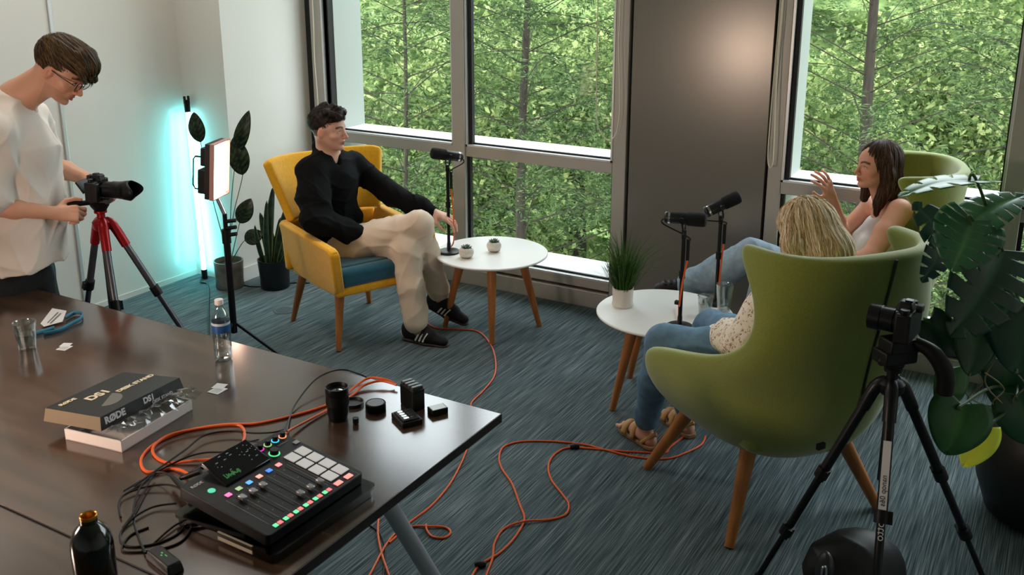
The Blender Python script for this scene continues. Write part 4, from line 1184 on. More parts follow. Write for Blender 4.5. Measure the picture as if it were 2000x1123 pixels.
def leaf(b, cols, base, tip, nrm, W_, shape=1.0, fold=.15, curl=.1, ca=(34, 62, 36), cb=(16, 36, 26), stripe=0, nu=18, nv=8, waist=.45, ruf=0):
    base, tip = Vector(base), Vector(tip); ax = tip - base; L = ax.length; d = ax / L; n = Vector(nrm); n = (n - d * n.dot(d)).normalized(); s = d.cross(n)
    rows = []; A, C = lc(ca), lc(cb)
    for i in range(nu + 1):
        u = i / nu; wdt = W_ / 2 * (math.sin(pi * u ** (math.log(.5) / math.log(waist))) ** shape) if 0 < u < 1 else W_ * .01
        cen = base + d * (L * u) + n * (curl * L * (math.sin(pi * u) - u * .5))
        row = []
        for j in range(nv + 1):
            v = -1 + 2 * j / nv; k = abs(v)
            row.append(cen + s * (wdt * v) + n * (fold * wdt * (k - .3 * k * k)) + n * (ruf * math.sin(u * 19 + v * 3) * k * W_))
            t = .5
            if stripe: t = 1.0 if (math.sin((u * 2.2 - k * .55) * stripe) > .35 and k < .88 and k > .06) else 0.0
            elif k < .12: t = .9
            else: t = .35 * (1 - k)
            c = C * (1 - t) + A * t; cols.append(c)
        rows.append(row)
    b.grid(rows)


M_pot_d = mat('dark_glazed_pot', (16, 18, 22), .35); M_soil = mat('potting_soil', (38, 28, 20), .95, bump=.6, bscale=120)
M_stem = mat('green_stem', (62, 88, 44), .5)


def pot(t, r0, r1, h, m, ribs=0, name='pot', lip=.008, z0=0.0):
    pr = [(0, z0), (r0, z0), (r0 + .006, z0 + .01)] + [(r0 + (r1 - r0) * s, z0 + h * s) for s in (.3, .6, .9)] + [(r1, z0 + h), (r1 - lip, z0 + h), (r1 - lip - .003, z0 + h - .04), (0, z0 + h - .04)]
    n = 48
    rows = [[((r * (1 + (.015 * cos(24 * 2 * pi * j / n) if ribs and z < h * .97 and z > .01 else 0))) * cos(2 * pi * j / n), (r * (1 + (.015 * cos(24 * 2 * pi * j / n) if ribs and z < h * .97 and z > .01 else 0))) * sin(2 * pi * j / n), z) for j in range(n)] for r, z in pr]
    obj(name, B().grid(rows, cv=True), m, t)
    obj('soil', B().lathe([(0, z0 + h - .025), (r1 - lip - .002, z0 + h - .03)], (0, 0, 0), 32, cap=False), M_soil, t)


def P_at(o, dep):
    return lambda x, y, dd=0: atd(x, y, dep + dd) - o


# ---- calathea in the corner
o = atz(450, 560, 0); dep = -sin(YAW) * o.x + cos(YAW) * o.y
ca_ = thing('calathea_plant', 'tall calathea with dark striped leaves in a grey-brown pot by the tube', 'plant', tuple(o))
pot(ca_, .088, .098, .19, mat('mottled_silver_pot', (120, 116, 108), .35, .3, var=.3, scale=12))
f = P_at(o, dep)
L1 = [((392, 278), (378, 219), 34, -.10), ((462, 300), (486, 216), 30, .0), ((474, 342), (458, 266), 42, .0), ((468, 436), (490, 388), 36, .05), ((478, 470), (514, 454), 34, .0), ((405, 300), (392, 262), 20, .1)]
sb = B()
for i, (a, c, wpx, dd) in enumerate(L1[:5]):
    b = B(); cols = []
    pa, pc_ = f(*a, dd), f(*c, dd)
    leaf(b, cols, pa, pc_, rcam(.2 if i else -.1, -1) + Vector((0, 0, .3)), wpx / 360 * 1.15, .7, .12, .06, (62, 76, 46), (20, 34, 26), stripe=16)
    lf = tintmesh('leaf', b, cols, M_leaf, ca_, solid=.0015)
    base = Vector((.02 * cos(i * 2), .02 * sin(i * 2), .16)); mid = base.lerp(pa, .5) + rcam(.01 * (i - 2), 0) + Vector((0, 0, .04))
    obj('stalk', B().tube([base, mid, pa, pa.lerp(pc_, .3)], [.0035, .0022], 6), M_stem, ca_)
# ---- snake plant
o = atz(538, 560, 0); dep = -sin(YAW) * o.x + cos(YAW) * o.y
sp = thing('snake_plant', 'snake plant with upright pointed leaves in a black pot behind the armchair', 'plant', tuple(o))
pot(sp, .092, .108, .20, M_pot_d)
f = P_at(o, dep)
for i, (bx_, by, tx, ty, w_) in enumerate([(530, 500, 533, 363, 20), (545, 500, 560, 400, 18), (522, 500, 508, 415, 16), (515, 502, 497, 440, 12), (552, 502, 572, 430, 14), (538, 500, 548, 425, 18), (528, 500, 520, 392, 14), (556, 502, 585, 455, 10), (536, 498, 526, 440, 16)]):
    b = B(); cols = []; dd = .03 * ((i % 3) - 1); p0 = Vector((.05 * (bx_ - 538) / 18, .02 * ((i % 3) - 1), .15)); p1 = f(tx, ty, dd)
    leaf(b, cols, p0, p1, rcam(.4 * ((i % 3) - 1), -1), w_ / 380 * 1.3, .45, .35, .03, (120, 138, 84), (26, 46, 32), 0, waist=.40)
    tintmesh('leaf', b, [lc((112, 128, 72)) if (k % 9) in (0, 8) else (lc((22, 42, 30)) if math.sin((k // 9) * 2.4) > 0 else lc((36, 60, 42))) for k in range(len(cols))], M_leaf, sp, solid=.002)


# ---- little succulents
def succulent(label, px):
    p = atz(px[0], px[1], .47); t = thing('succulent', label, 'plant', tuple(p), 0, 'succulents in round pots')
    pr = [(0, 0), (.022, 0), (.036, .010), (.0435, .028), (.044, .042), (.038, .056), (.032, .060), (.029, .060), (.029, .052), (0, .052)]
    obj('pot', B().lathe(pr, (0, 0, 0), 36, cap=False), mat('speckled_ceramic', (214, 206, 196), .55, var=.05, scale=90), t)
    obj('pot_band', B().lathe([(.023, .0005), (.0368, .0098), (.0375, .0118)], (0, 0, 0), 36, cap=False), mat('bare_clay_band', (176, 158, 138), .8), t)
    rr = random.Random(px[0])
    for i in range(22):
        a = i * 2.4; e = .15 + .75 * (i / 22); b = B(); cols = []
        d = Vector((cos(a) * cos(e), sin(a) * cos(e), sin(e))); L_ = .038 - .010 * i / 22
        leaf(b, cols, Vector((0, 0, .054)) + d * .004, Vector((0, 0, .056)) + d * L_, Vector((-cos(a) * sin(e), -sin(a) * sin(e), cos(e))), .013, .8, .5, -.1, (150, 170, 150), (84, 108, 88), nu=6, nv=4, waist=.5)
        tintmesh('leaf', b, cols, M_leaf, t, solid=.002)
    return t


succulent('small succulent in round white pot nearer the microphone base', (911, 503))
succulent('small succulent in round white pot farther along the side table', (965, 491))

# ---- grass in white ribbed pot
p = atz(1216, 597, .47); gt = thing('potted_grass', 'bushy green grass in a white ribbed pot on the side table edge', 'plant', tuple(p))
pot(gt, .049, .053, .098, mat('white_ribbed_ceramic', (216, 210, 200), .55), ribs=1, lip=.004)
rng = np.random.default_rng(9); n = 620
b = B()
for i in range(n):
    a = rng.random() * 2 * pi; r = .040 * math.sqrt(rng.random()); lean = (.15 + 1.25 * rng.random() ** 1.3) * (r / .04 * .7 + .3); h = .15 + .19 * rng.random()
    p0 = Vector((r * cos(a), r * sin(a), .07)); d = Vector((cos(a + rng.normal() * .3), sin(a + rng.normal() * .3), 0)); s = Vector((-d.y, d.x, 0)) * .0012
    p1 = p0 + Vector((0, 0, h * .55)) + d * lean * h * .35; p2 = p0 + Vector((0, 0, h * (1 - .2 * lean))) + d * lean * h
    b.add([p0 - s, p0 + s, p1 - s * .9, p1 + s * .9, p2], [(0, 1, 3, 2), (2, 3, 4)])
tag(obj('grass_blades', b, leaf_mat('grass_blade_green', (34, 62, 30), (58, 90, 44), (96, 122, 66), .2), gt, flat=True), kind='stuff')

# ---- monstera at the right
po = Vector((.10, 3.98, 0)); mo_ = thing('monstera_plant', 'large monstera with split leaves in a dark round planter, right edge', 'plant', tuple(po))
pr = [(0, 0), (.15, 0), (.20, .03), (.245, .16), (.25, .30), (.225, .42), (.205, .45), (.19, .45), (.185, .40), (0, .40)]
obj('planter', B().lathe(pr, (0, 0, 0), 56, cap=False), mat('charcoal_planter', (22, 24, 26), .5), mo_)
obj('soil', B().lathe([(0, .41), (.186, .405)], (0, 0, 0), 32, cap=False), M_soil, mo_)


def split_leaf(b, cols, base, tip, nrm, W_, cuts=5, fold=.12, curl=.1, ca=(44, 84, 40), cb=(14, 36, 24), nu=110, nv=16, depth=.66, heart=True, droop=.12):
    base, tip = Vector(base), Vector(tip); ax = tip - base; L = ax.length; d = ax / L; n = Vector(nrm); n = (n - d * n.dot(d)).normalized(); s = d.cross(n)
    A, C = lc(ca), lc(cb); o = len(b.v); vs = []; fs = []; idx = {}
    def out(u): return (math.sin(pi * min(1, (u * .90 + .10)) ** .78) ** .62) if u < 1 else .0
    for i in range(nu + 1):
        u = i / nu; w2 = W_ / 2 * max(out(u), .01)
        for j in range(nv + 1):
            v = -1 + 2 * j / nv; k = abs(v)
            uu = u + (.20 * k if heart else 0) * (1 - u) * -1 + .10 * k * (u)      # lobes sweep: back at the base, forward near the tip
            p = base + d * (L * uu) + s * (w2 * v) + n * (curl * L * (math.sin(pi * u) * .6 - droop * 4 * (u - .5) ** 2) + fold * w2 * (k - .8 * k * k) * 2)
            vs.append(p); idx[(i, j)] = len(vs) - 1
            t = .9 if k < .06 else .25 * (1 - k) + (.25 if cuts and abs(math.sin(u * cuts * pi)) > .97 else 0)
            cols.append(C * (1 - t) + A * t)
    for i in range(nu):
        u = (i + .5) / nu
        fr = abs((u * cuts) % 1 - .5) if cuts else 1
        for j in range(nv):
            v = abs(-1 + 2 * (j + .5) / nv)
            if cuts and .08 < u < .94 and v > 1 - depth and fr < .03 + .13 * (v - 1 + depth) / depth: continue
            fs.append((idx[(i, j)], idx[(i, j + 1)], idx[(i + 1, j + 1)], idx[(i + 1, j)]))
    b.add(vs, fs)


MD = -sin(YAW) * po.x + cos(YAW) * po.y
fm = lambda x, y, dd=0: atd(x, y, MD + dd) - po
crown = Vector((-.02, -.02, .42))
# base px, tip px, width px, depth offset of base, of tip, normal(cam right, depth, up), cuts, colours
G1, G2 = ((62, 104, 50), (20, 46, 30)); 
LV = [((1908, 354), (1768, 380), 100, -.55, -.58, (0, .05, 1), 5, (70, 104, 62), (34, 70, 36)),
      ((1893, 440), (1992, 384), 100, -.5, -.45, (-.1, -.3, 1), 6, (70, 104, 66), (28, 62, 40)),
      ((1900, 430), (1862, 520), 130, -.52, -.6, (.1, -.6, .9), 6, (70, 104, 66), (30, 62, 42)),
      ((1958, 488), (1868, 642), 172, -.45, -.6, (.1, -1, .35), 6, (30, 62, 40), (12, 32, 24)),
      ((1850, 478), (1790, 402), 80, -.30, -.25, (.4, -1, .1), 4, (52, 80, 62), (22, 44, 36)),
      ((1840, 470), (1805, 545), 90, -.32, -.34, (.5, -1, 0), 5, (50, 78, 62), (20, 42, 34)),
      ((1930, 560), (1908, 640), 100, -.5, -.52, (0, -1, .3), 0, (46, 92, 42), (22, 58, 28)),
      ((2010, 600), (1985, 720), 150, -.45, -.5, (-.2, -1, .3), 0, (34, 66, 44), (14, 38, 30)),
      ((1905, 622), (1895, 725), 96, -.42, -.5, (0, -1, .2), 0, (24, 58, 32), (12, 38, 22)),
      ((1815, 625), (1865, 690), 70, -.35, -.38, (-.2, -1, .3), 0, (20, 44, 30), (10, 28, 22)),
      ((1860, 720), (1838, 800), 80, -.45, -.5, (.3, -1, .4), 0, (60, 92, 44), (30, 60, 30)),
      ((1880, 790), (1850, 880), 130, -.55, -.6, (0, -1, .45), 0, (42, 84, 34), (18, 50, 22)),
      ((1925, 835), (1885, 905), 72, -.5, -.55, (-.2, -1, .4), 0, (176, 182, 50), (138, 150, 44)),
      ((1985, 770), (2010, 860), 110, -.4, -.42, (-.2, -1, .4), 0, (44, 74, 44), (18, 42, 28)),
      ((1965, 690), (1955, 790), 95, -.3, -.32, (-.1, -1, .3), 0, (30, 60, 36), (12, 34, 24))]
for i, (a, c, wpx, da, dc, nn, cuts, ca, cb) in enumerate(LV):
    b = B(); cols = []; pa, pc_ = fm(a[0], a[1], da), fm(c[0], c[1], dc)
    sc = F / (MD + da) * .93
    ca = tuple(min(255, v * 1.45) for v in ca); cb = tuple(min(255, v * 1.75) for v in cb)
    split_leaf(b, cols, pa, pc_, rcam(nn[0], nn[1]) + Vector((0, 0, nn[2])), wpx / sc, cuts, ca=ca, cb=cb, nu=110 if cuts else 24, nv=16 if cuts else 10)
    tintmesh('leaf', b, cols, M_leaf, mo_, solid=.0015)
    mid = crown.lerp(pa, .55) + rcam(.10 * math.sin(i * 1.7), .06 * cos(i)) + Vector((0, 0, .10))
    obj('stalk', B().tube([crown + Vector((.05 * cos(i), .05 * sin(i), 0)), mid, pa, pa.lerp(pc_, .12)], [.007, .004], 7, k=8), M_stem, mo_)
for i in range(5):
    p0 = crown + Vector((.08 * cos(i * 1.3), .08 * sin(i * 1.3), 0)); q = fm(1880 + 22 * i, 700 + 14 * (i % 3), -.45); r_ = fm(1900 + 20 * i, 790, -.4)
    obj('aerial_root', B().tube([q, q.lerp(r_, .5) + rcam(.05 * (-1) ** i, 0), r_, p0], .0025, 5), mat('pale_root', (140, 128, 96), .7), mo_)
# ================================================================ ORGANIC SURFACES (distance fields turned into one continuous mesh)
def V3(p): return np.array(tuple(p), float)


class Sdf:
    def __init__(s): s.ops = []; s.disp = None

    def _add(s, kind, par, lo, hi, k, sub): s.ops.append((kind, par, np.array(lo) - k - .012, np.array(hi) + k + .012, k, sub)); return s

    def cone(s, a, b, r0, r1=None, k=.02, flat=None, sub=False):
        a, b = V3(a), V3(b); r1 = r0 if r1 is None else r1; m = max(r0, r1)
        return s._add('c', (a, b, r0, r1, (V3(Vector(flat[0]).normalized()), flat[1]) if flat else None), np.minimum(a, b) - m, np.maximum(a, b) + m, k, sub)

    def chain(s, pts, rs, k=.02, flat=None):
        for i in range(len(pts) - 1): s.cone(pts[i], pts[i + 1], rs[i], rs[i + 1], k, flat)
        return s

    def ell(s, c, r, R=None, k=.02, sub=False):
        c = V3(c); r = np.array(r, float); m = r.max(); M = np.array(R) if R is not None else np.eye(3)
        return s._add('e', (c, r, M), c - m, c + m, k, sub)

    def plane(s, p, n, k=.004):
        """cut away the side that n points to"""
        return s._add('p', (V3(p), V3(Vector(n).normalized())), (-99,) * 3, (99,) * 3, k, True)

    def ev(s, P, pts_all=True):
        d = np.full(len(P), 1.0)
        for kind, par, lo, hi, k, sub in s.ops:
            if kind == 'p': idx = slice(None); Q = P
            else:
                idx = np.nonzero(((P > lo) & (P < hi)).all(1))[0]
                if not len(idx): continue
                Q = P[idx]
            if kind == 'c':
                a, b, r0, r1, fl = par; ab = b - a; L = max(ab @ ab, 1e-12); t = np.clip((Q - a) @ ab / L, 0, 1); q = Q - a - t[:, None] * ab
                if fl is not None: n, f = fl; h = q @ n; q = q + n * (h * (1 / f - 1))[:, None]
                e = np.linalg.norm(q, axis=1) - (r0 + (r1 - r0) * t)
            elif kind == 'e':
                c, r, M = par; q = (Q - c) @ M; k0 = np.linalg.norm(q / r, axis=1); k1 = np.linalg.norm(q / r / r, axis=1); e = k0 * (k0 - 1) / np.maximum(k1, 1e-9)
            else: e = -((Q - par[0]) @ par[1])
            c = d[idx]
            if sub:
                e = -e if kind != 'p' else -e
                h = np.clip(.5 - .5 * (c - e) / k, 0, 1); d[idx] = c * (1 - h) + e * h + k * h * (1 - h)
            else:
                h = np.clip(.5 + .5 * (c - e) / k, 0, 1); d[idx] = c * (1 - h) + e * h - k * h * (1 - h)
        if s.disp is not None: d = d + s.disp(P)
        return d

    def mesh(s, vox, nb=8):
        bx = [(o[2], o[3]) for o in s.ops if o[0] != 'p' and not o[5]]
        lo = np.min([b[0] for b in bx], 0) - 2 * vox; hi = np.max([b[1] for b in bx], 0) + 2 * vox
        bs = nb * vox; n = np.ceil((hi - lo) / bs).astype(int)
        I = np.stack(np.meshgrid(*[np.arange(k) for k in n], indexing='ij'), -1).reshape(-1, 3)
        keep = []
        C = lo + (I + .5) * bs; dc = s.ev(C); keep = I[np.abs(dc) < bs * .87 * 1.5 + .012]
        S = int(max(n) * nb + 4); g = np.arange(nb + 1); G = np.stack(np.meshgrid(g, g, g, indexing='ij'), -1).reshape(-1, 3)
        ids, pos, flags = [], [], []
        CO = [(a, b, c) for a in (0, 1) for b in (0, 1) for c in (0, 1)]
        ED = [(i, j) for i in range(8) for j in range(i + 1, 8) if sum(abs(CO[i][q] - CO[j][q]) for q in range(3)) == 1]
        for s0 in range(0, len(keep), 600):
            K = keep[s0:s0 + 600]; P = (K[:, None, :] * nb + G[None]).reshape(-1, 3)
            D = s.ev(lo + P * vox).reshape(len(K), nb + 1, nb + 1, nb + 1)
            cor = np.stack([D[:, a:a + nb, b:b + nb, c:c + nb] for a, b, c in CO], -1)
            sg = cor < 0; mix = sg.any(-1) & ~sg.all(-1)
            w = np.argwhere(mix)
            if not len(w): continue
            cv = cor[mix]; base = K[w[:, 0]] * nb + w[:, 1:]
            acc = np.zeros((len(cv), 3)); cnt = np.zeros(len(cv))
            for i, j in ED:
                a, b = cv[:, i], cv[:, j]; x = (a < 0) != (b < 0); t = np.where(x, a / np.where(a == b, 1, a - b), 0)
                p = np.array(CO[i]) + t[:, None] * (np.array(CO[j]) - np.array(CO[i])); acc += p * x[:, None]; cnt += x
            pos.append(lo + (base + acc / cnt[:, None]) * vox); ids.append(base[:, 0] * S * S + base[:, 1] * S + base[:, 2])
            sgn = cv < 0; flags.append(np.stack([sgn[:, 0], sgn[:, 4], sgn[:, 2], sgn[:, 1]], 1))
        ids = np.concatenate(ids); pos = np.concatenate(pos); fl = np.concatenate(flags)
        ids, u = np.unique(ids, return_index=True); pos = pos[u]; fl = fl[u]
        off = (S * S, S, 1); F_ = []
        for ax in range(3):
            o1, o2 = [off[k] for k in range(3) if k != ax]
            x = np.nonzero(fl[:, 0] != fl[:, 1 + ax])[0]
            q = np.stack([ids[x], ids[x] - o1, ids[x] - o1 - o2, ids[x] - o2], 1); k = np.searchsorted(ids, q); k = np.minimum(k, len(ids) - 1)
            ok = (ids[k] == q).all(1); k = k[ok]; inside = fl[x[ok], 0]
            flip = inside if ax != 1 else ~inside
            k[~flip] = k[~flip][:, ::-1]
            F_.append(k)
        return pos, np.concatenate(F_)


def quads(name, pos, F_, m, parent, o, tint=None):
    me = bpy.data.meshes.new(name); me.vertices.add(len(pos)); me.vertices.foreach_set('co', (pos - V3(o)).astype(np.float32).ravel())
    me.loops.add(4 * len(F_)); me.loops.foreach_set('vertex_index', F_.astype(np.int32).ravel()); me.polygons.add(len(F_))
    me.polygons.foreach_set('loop_start', np.arange(0, 4 * len(F_), 4, dtype=np.int32)); me.polygons.foreach_set('loop_total', np.full(len(F_), 4, np.int32))
    me.update(); me.polygons.foreach_set('use_smooth', [True] * len(F_)); me.materials.append(m)
    if tint is not None:
        a = me.color_attributes.new('tint', 'FLOAT_COLOR', 'POINT'); a.data.foreach_set('color', np.concatenate([tint, np.ones((len(pos), 1))], 1).astype(np.float32).ravel())
    ob = bpy.data.objects.new(name, me); link(ob, parent); return ob


def sdfobj(name, S_, vox, m, parent, o, tintf=None):
    pos, F_ = S_.mesh(vox); return quads(name, pos, F_, m, parent, o, tintf(pos) if tintf else None)


def waves(dirs, amp, ph=0):
    """cloth folds: a few warped sine waves, each (direction, wave number)"""
    def f(P):
        d = np.zeros(len(P)); wv = .5 * np.sin(P @ np.array([9., 5, 7]) + ph) + .4 * np.sin(P @ np.array([-6., 11, 4]) + 2 * ph)
        for i, (v, k) in enumerate(dirs):
            x = P @ V3(Vector(v).normalized()) * k * .5 + 2.4 * wv + i * 1.3 + ph
            msk = np.clip(.45 + .9 * np.sin(P @ np.array([6., -8, 7]) * 1.5 + i * 2 + ph), 0, 1.2)
            d += (np.abs(np.sin(x)) ** .8 - .55) * msk
            y = P @ V3(Vector(v).normalized()) * k * 1.15 + 2.0 * wv + 1.2 * np.sin(P @ np.array([13., -9, 10]) + i) + i * 2.1
            d -= .55 * (1 - np.abs(np.sin(y))) ** 3 * np.clip(.3 + np.sin(P @ np.array([-11., 9, 8]) + 3 * i + ph), 0, 1.2)
        return d * amp / len(dirs) ** .6
    return f


def basis(o, fwd, roll=0.0, up=(0, 0, 1)):
    f = Vector(fwd).normalized(); l = Vector(up).cross(f).normalized(); u = f.cross(l)
    M = Matrix((f, l, u)).transposed()
    if roll: M = M @ Matrix.Rotation(roll, 3, 'X')
    o = Vector(o); return (lambda x, y, z: o + M @ Vector((x, y, z))), M


def head(S, o, fwd, up=(0, 0, 1), k=1.0, fem=0.0):
    h, M = basis(o, fwd, 0, up); p = lambda x, y, z: h(x * k, y * k, z * k); r = lambda *a: [v * k for v in a]; A = np.array(M)
    S.ell(p(-.014, 0, .036), r(.098, .076, .088), A, .02); S.ell(p(.030, 0, .015), r(.066, .064, .075), A, .025)
    S.ell(p(.038, 0, -.040), r(.052, .054, .066), A, .025)
    for s in (-1, 1):
        S.cone(p(-.012, s * .050, -.035), p(.060, s * .016, -.088), r(.022)[0], r(.016)[0], .022)
        S.ell(p(.058, s * .040, -.026), r(.022, .020, .018), A, .016); S.cone(p(.078, s * .034, .024), p(.089, s * .008, .021), r(.010)[0], r(.010)[0], .012)
        S.ell(p(-.006, s * .076, -.004), r(.019, .009, .031), A @ np.array(Matrix.Rotation(s * rad(-18), 3, 'Z') @ Matrix.Rotation(rad(12), 3, 'Y')), .006)
    S.ell(p(.078, 0, -.094), r(.017, .020, .015), A, .014)
    for s in (-1, 1):
        S.ell(p(.101, s * .033, .004), r(.017, .017, .011), A, .012, True)
        S.ell(p(.0765, s * .032, .003), r(.0150, .0150, .0135), A, .004); S.ell(p(.0945, s * .0335, .0025), r(.0085, .0125, .0042), A, .002, True)
        S.ell(p(.002, s * .086, -.002), r(.009, .005, .016), A, .005, True)
    S.cone(p(.092, 0, .014), p(.1135, 0, -.026), r(.0075)[0], r(.0095)[0], .010); S.ell(p(.1145, 0, -.030), r(.011, .0105, .0095), A, .006)
    for s in (-1, 1): S.ell(p(.103, s * .0115, -.034), r(.010, .0075, .0075), A, .005)
    S.ell(p(.084, 0, -.056), r(.017, .026, .018), A, .012)
    ch = .0052 + .0012 * fem
    S.cone(p(.0905, -.018, -.0585), p(.0985, -.004, -.0560), r(ch * .6)[0], r(ch)[0], .004); S.cone(p(.0905, .018, -.0585), p(.0985, .004, -.0560), r(ch * .6)[0], r(ch)[0], .004)
    S.cone(p(.0900, -.015, -.0665), p(.0965, 0, -.0685), r(ch * .7)[0], r(ch * 1.15)[0], .004); S.cone(p(.0900, .015, -.0665), p(.0965, 0, -.0685), r(ch * .7)[0], r(ch * 1.15)[0], .004)
    S.cone(p(.0975, -.017, -.0625), p(.1030, 0, -.0622), r(.0014)[0], r(.002)[0], .003, sub=True); S.cone(p(.0975, .017, -.0625), p(.1030, 0, -.0622), r(.0014)[0], r(.002)[0], .003, sub=True)
    return p, M


def face_tint(base, p, M, brow=(70, 45, 30), lip=(170, 92, 84), beard=None, k=1.0, scalp=None, o=None):
    """skin colour per point: lips, brows, eyes, slightly redder nose, ears and cheeks"""
    A = np.array(M); o = V3(p(0, 0, 0)); c0 = lc(base)[:3]
    def f(pos):
        q = (pos - o) @ A / k; x, y, z = q[:, 0], q[:, 1], q[:, 2]; ay = np.abs(y)
        C = np.tile(c0, (len(pos), 1)); near = (np.abs(q) < .16).all(1)
        def mix(C, w, col): w = np.clip(w, 0, 1)[:, None]; return C * (1 - w) + lc(col)[:3] * w
        g = lambda v, c, s: np.exp(-((v - c) / s) ** 2)
        red = tuple(np.clip(np.array(base) * np.array([1.0, .78, .74]), 0, 255))
        w = g(x, .108, .02) * g(y, 0, .02) * g(z, -.03, .014) * .5 + g(ay, .045, .016) * g(z, -.034, .016) * (x > .02) * .45 + (ay > .074) * g(x, -.005, .03) * g(z, 0, .03) * .5
        C = mix(C, w * near, red)
        if beard is not None: C = mix(C, near * (x > .0) * (z < -.048) * .30, beard)
        C = mix(C, near * (x > .082) * np.clip(1.6 - np.abs(z + .0625) / .0075, 0, 1) * np.clip(1.5 - ay / .019 * 1.05, 0, 1) * 1.3, lip)
        bz = .024 + .006 * np.sin(np.clip((ay - .012) / .04, 0, 1) * pi)
        C = mix(C, near * (x > .05) * np.clip(1.5 - np.abs(z - bz) / .0052, 0, 1) * (ay > .010) * (ay < .052) * .95, brow)
        if scalp is not None: C = mix(C, near * ((x < -.005) & (z > -.03) & (ay < .074)) * .9, scalp)
        return C
    return f


def eyes(p, M, parent, o, k=1.0, iris=(70, 80, 70), lid=.35):
    for s in (-1, 1):
        e = B(); A = M; c = p(.0772, s * .032, .0030) - Vector(o)
        e.ell(c, .0128 * k, A, 18, 12); w = obj('eye', e, mat('eye_white', (226, 220, 214), .2), parent)
        i = B(); i.ell(c + M @ Vector((.0045, 0, 0)) * k, (.0090 * k, .0062 * k, .0062 * k), A, 16, 10); obj('iris', i, mat('iris_%d' % iris[0], iris, .1), w)
        u = B(); u.ell(c + M @ Vector((.0085, 0, 0)) * k, (.0052 * k, .0028 * k, .0028 * k), A, 12, 8); obj('pupil', u, M_blk, w)
        l = B(); pts = [c + M @ Vector((x, y * s, z)) * k for x, y, z in ((.009, -.0125, -.001), (.0132, -.006, .0052), (.0135, .0, .0066), (.0120, .007, .0050), (.006, .0135, .000))]
        l.tube(pts, [.0010 * k, .0014 * k, .0010 * k], 6); obj('lash_line', l, mat('lash', (38, 26, 20), .6), w)


def hand(S, wr, R_, side=1, curl=(.4, .4, .4, .4), thumb=(.3, .3), k=1.0, spread=.08, bend=None, elbow=None):
    """R_ columns: x = fingers, y = thumb side, z = back of the hand"""
    P = lambda x, y, z: Vector(wr) + R_ @ Vector((x * k, y * k, z * k))
    zax = R_ @ Vector((0, 0, 1))
    S.cone(P(0, 0, 0), P(.035, .004, -.002), .026 * k, .030 * k, .015, (zax, .62))
    for y0, y1 in ((.014, .026), (.004, .008), (-.008, -.010), (-.016, -.027)): S.cone(P(.02, y0, -.003), P(.083, y1, 0), .0145 * k, .0125 * k, .012, (zax, .85))
    S.ell(P(.030, .022, -.010), (.024 * k, .016 * k, .013 * k), np.array(R_), .012)
    tips = []
    for i, (y, x0, ls) in enumerate(((.027, .086, (.042, .025, .021)), (.009, .090, (.046, .029, .022)), (-.010, .087, (.043, .027, .021)), (-.027, .078, (.034, .021, .019)))):
        c = curl[i]; c = c if isinstance(c, (tuple, list)) else (c, c * 1.25, c * .9); sp = spread * (1.5 - i) * .7
        p = P(x0, y, 0); a = 0; q = p; r = (.0092, .0085, .0078, .0068) if i < 3 else (.0080, .0074, .0068, .0060)
        S.cone(P(x0 - .02, y * .95, 0), p, r[0] * k * 1.1, r[0] * k, .006)
        for j in range(3):
            a += c[j]; d = R_ @ Vector((cos(a) * cos(sp), sin(sp) * cos(a), -sin(a))); n = q + d * ls[j] * k
            S.cone(q, n, r[j] * k, r[j + 1] * k, .0022); q = n
        tips.append(q)
    ta, tb_ = thumb
    d1 = R_ @ Vector((.62 * cos(ta), .72, -.25 - sin(ta))).normalized(); p = P(.018, .024, -.008); q = p + d1 * .044 * k
    S.cone(p, q, .0135 * k, .0108 * k, .010)
    d2 = (d1 + R_ @ Vector((.55, -.25 - tb_, -tb_))).normalized(); q2 = q + d2 * .033 * k; S.cone(q, q2, .0104 * k, .0092 * k, .003)
    d3 = (d2 + R_ @ Vector((.25, -.2 - tb_, -tb_ * .6))).normalized(); S.cone(q2, q2 + d3 * .027 * k, .0092 * k, .0074 * k, .003)
    return tips, q2 + d3 * .027 * k


def handR(x, back):
    """orthonormal hand frame from finger direction and back-of-hand direction; chirality = +1 puts the thumb on the left of the fingers"""
    x = Vector(x).normalized(); z = Vector(back); z = (z - x * z.dot(x)).normalized(); return x, z


M_skin = mat('skin', (214, 160, 134), .48, vcol=True, sss=.12)
M_hair = mat('hair', (60, 44, 34), .6, vcol=True, spec=.3)


def strands(base, c2, cen, ax=(0, 0, 1), n=55., amp=.5, root=None, rootz=None):
    """streaky hair colour around an axis"""
    a = Vector(ax).normalized(); x, y, _ = frame(a); x, y = V3(x), V3(y); cen = V3(cen); c0, c1 = lc(base)[:3], lc(c2)[:3]
    def f(pos):
        q = pos - cen; an_ = np.arctan2(q @ y, q @ x); z = q @ V3(a)
        t = .5 + .5 * np.sin(an_ * n + 1.5 * np.sin(z * 25) + 2 * np.sin(an_ * 7)) * (.6 + .4 * np.sin(an_ * 23 + 3)); t = np.clip(t * amp + .15 * np.sin(an_ * 3 + z * 9), 0, 1)[:, None]
        C = c0 * (1 - t) + c1 * t
        if root is not None:
            w = np.clip((z - rootz) / .03, 0, 1)[:, None] * np.clip(1 - np.linalg.norm(q - np.outer(q @ V3(a), V3(a)), axis=1)[:, None] / .055, 0, 1); C = C * (1 - w) + lc(root)[:3] * w
        return C
    return f


def grooves(cen, ax, n, amp, n2=17):
    a = Vector(ax).normalized(); x, y, _ = frame(a); x, y = V3(x), V3(y); cen = V3(cen); az = V3(a)
    def f(P):
        q = P - cen; an_ = np.arctan2(q @ y, q @ x); z = q @ az
        return amp * (np.sin(an_ * n + 1.8 * np.sin(z * 22 + an_ * 2)) * .5 + .8 * np.sin(an_ * n2 + 1.2 * np.sin(z * 15)))
    return f


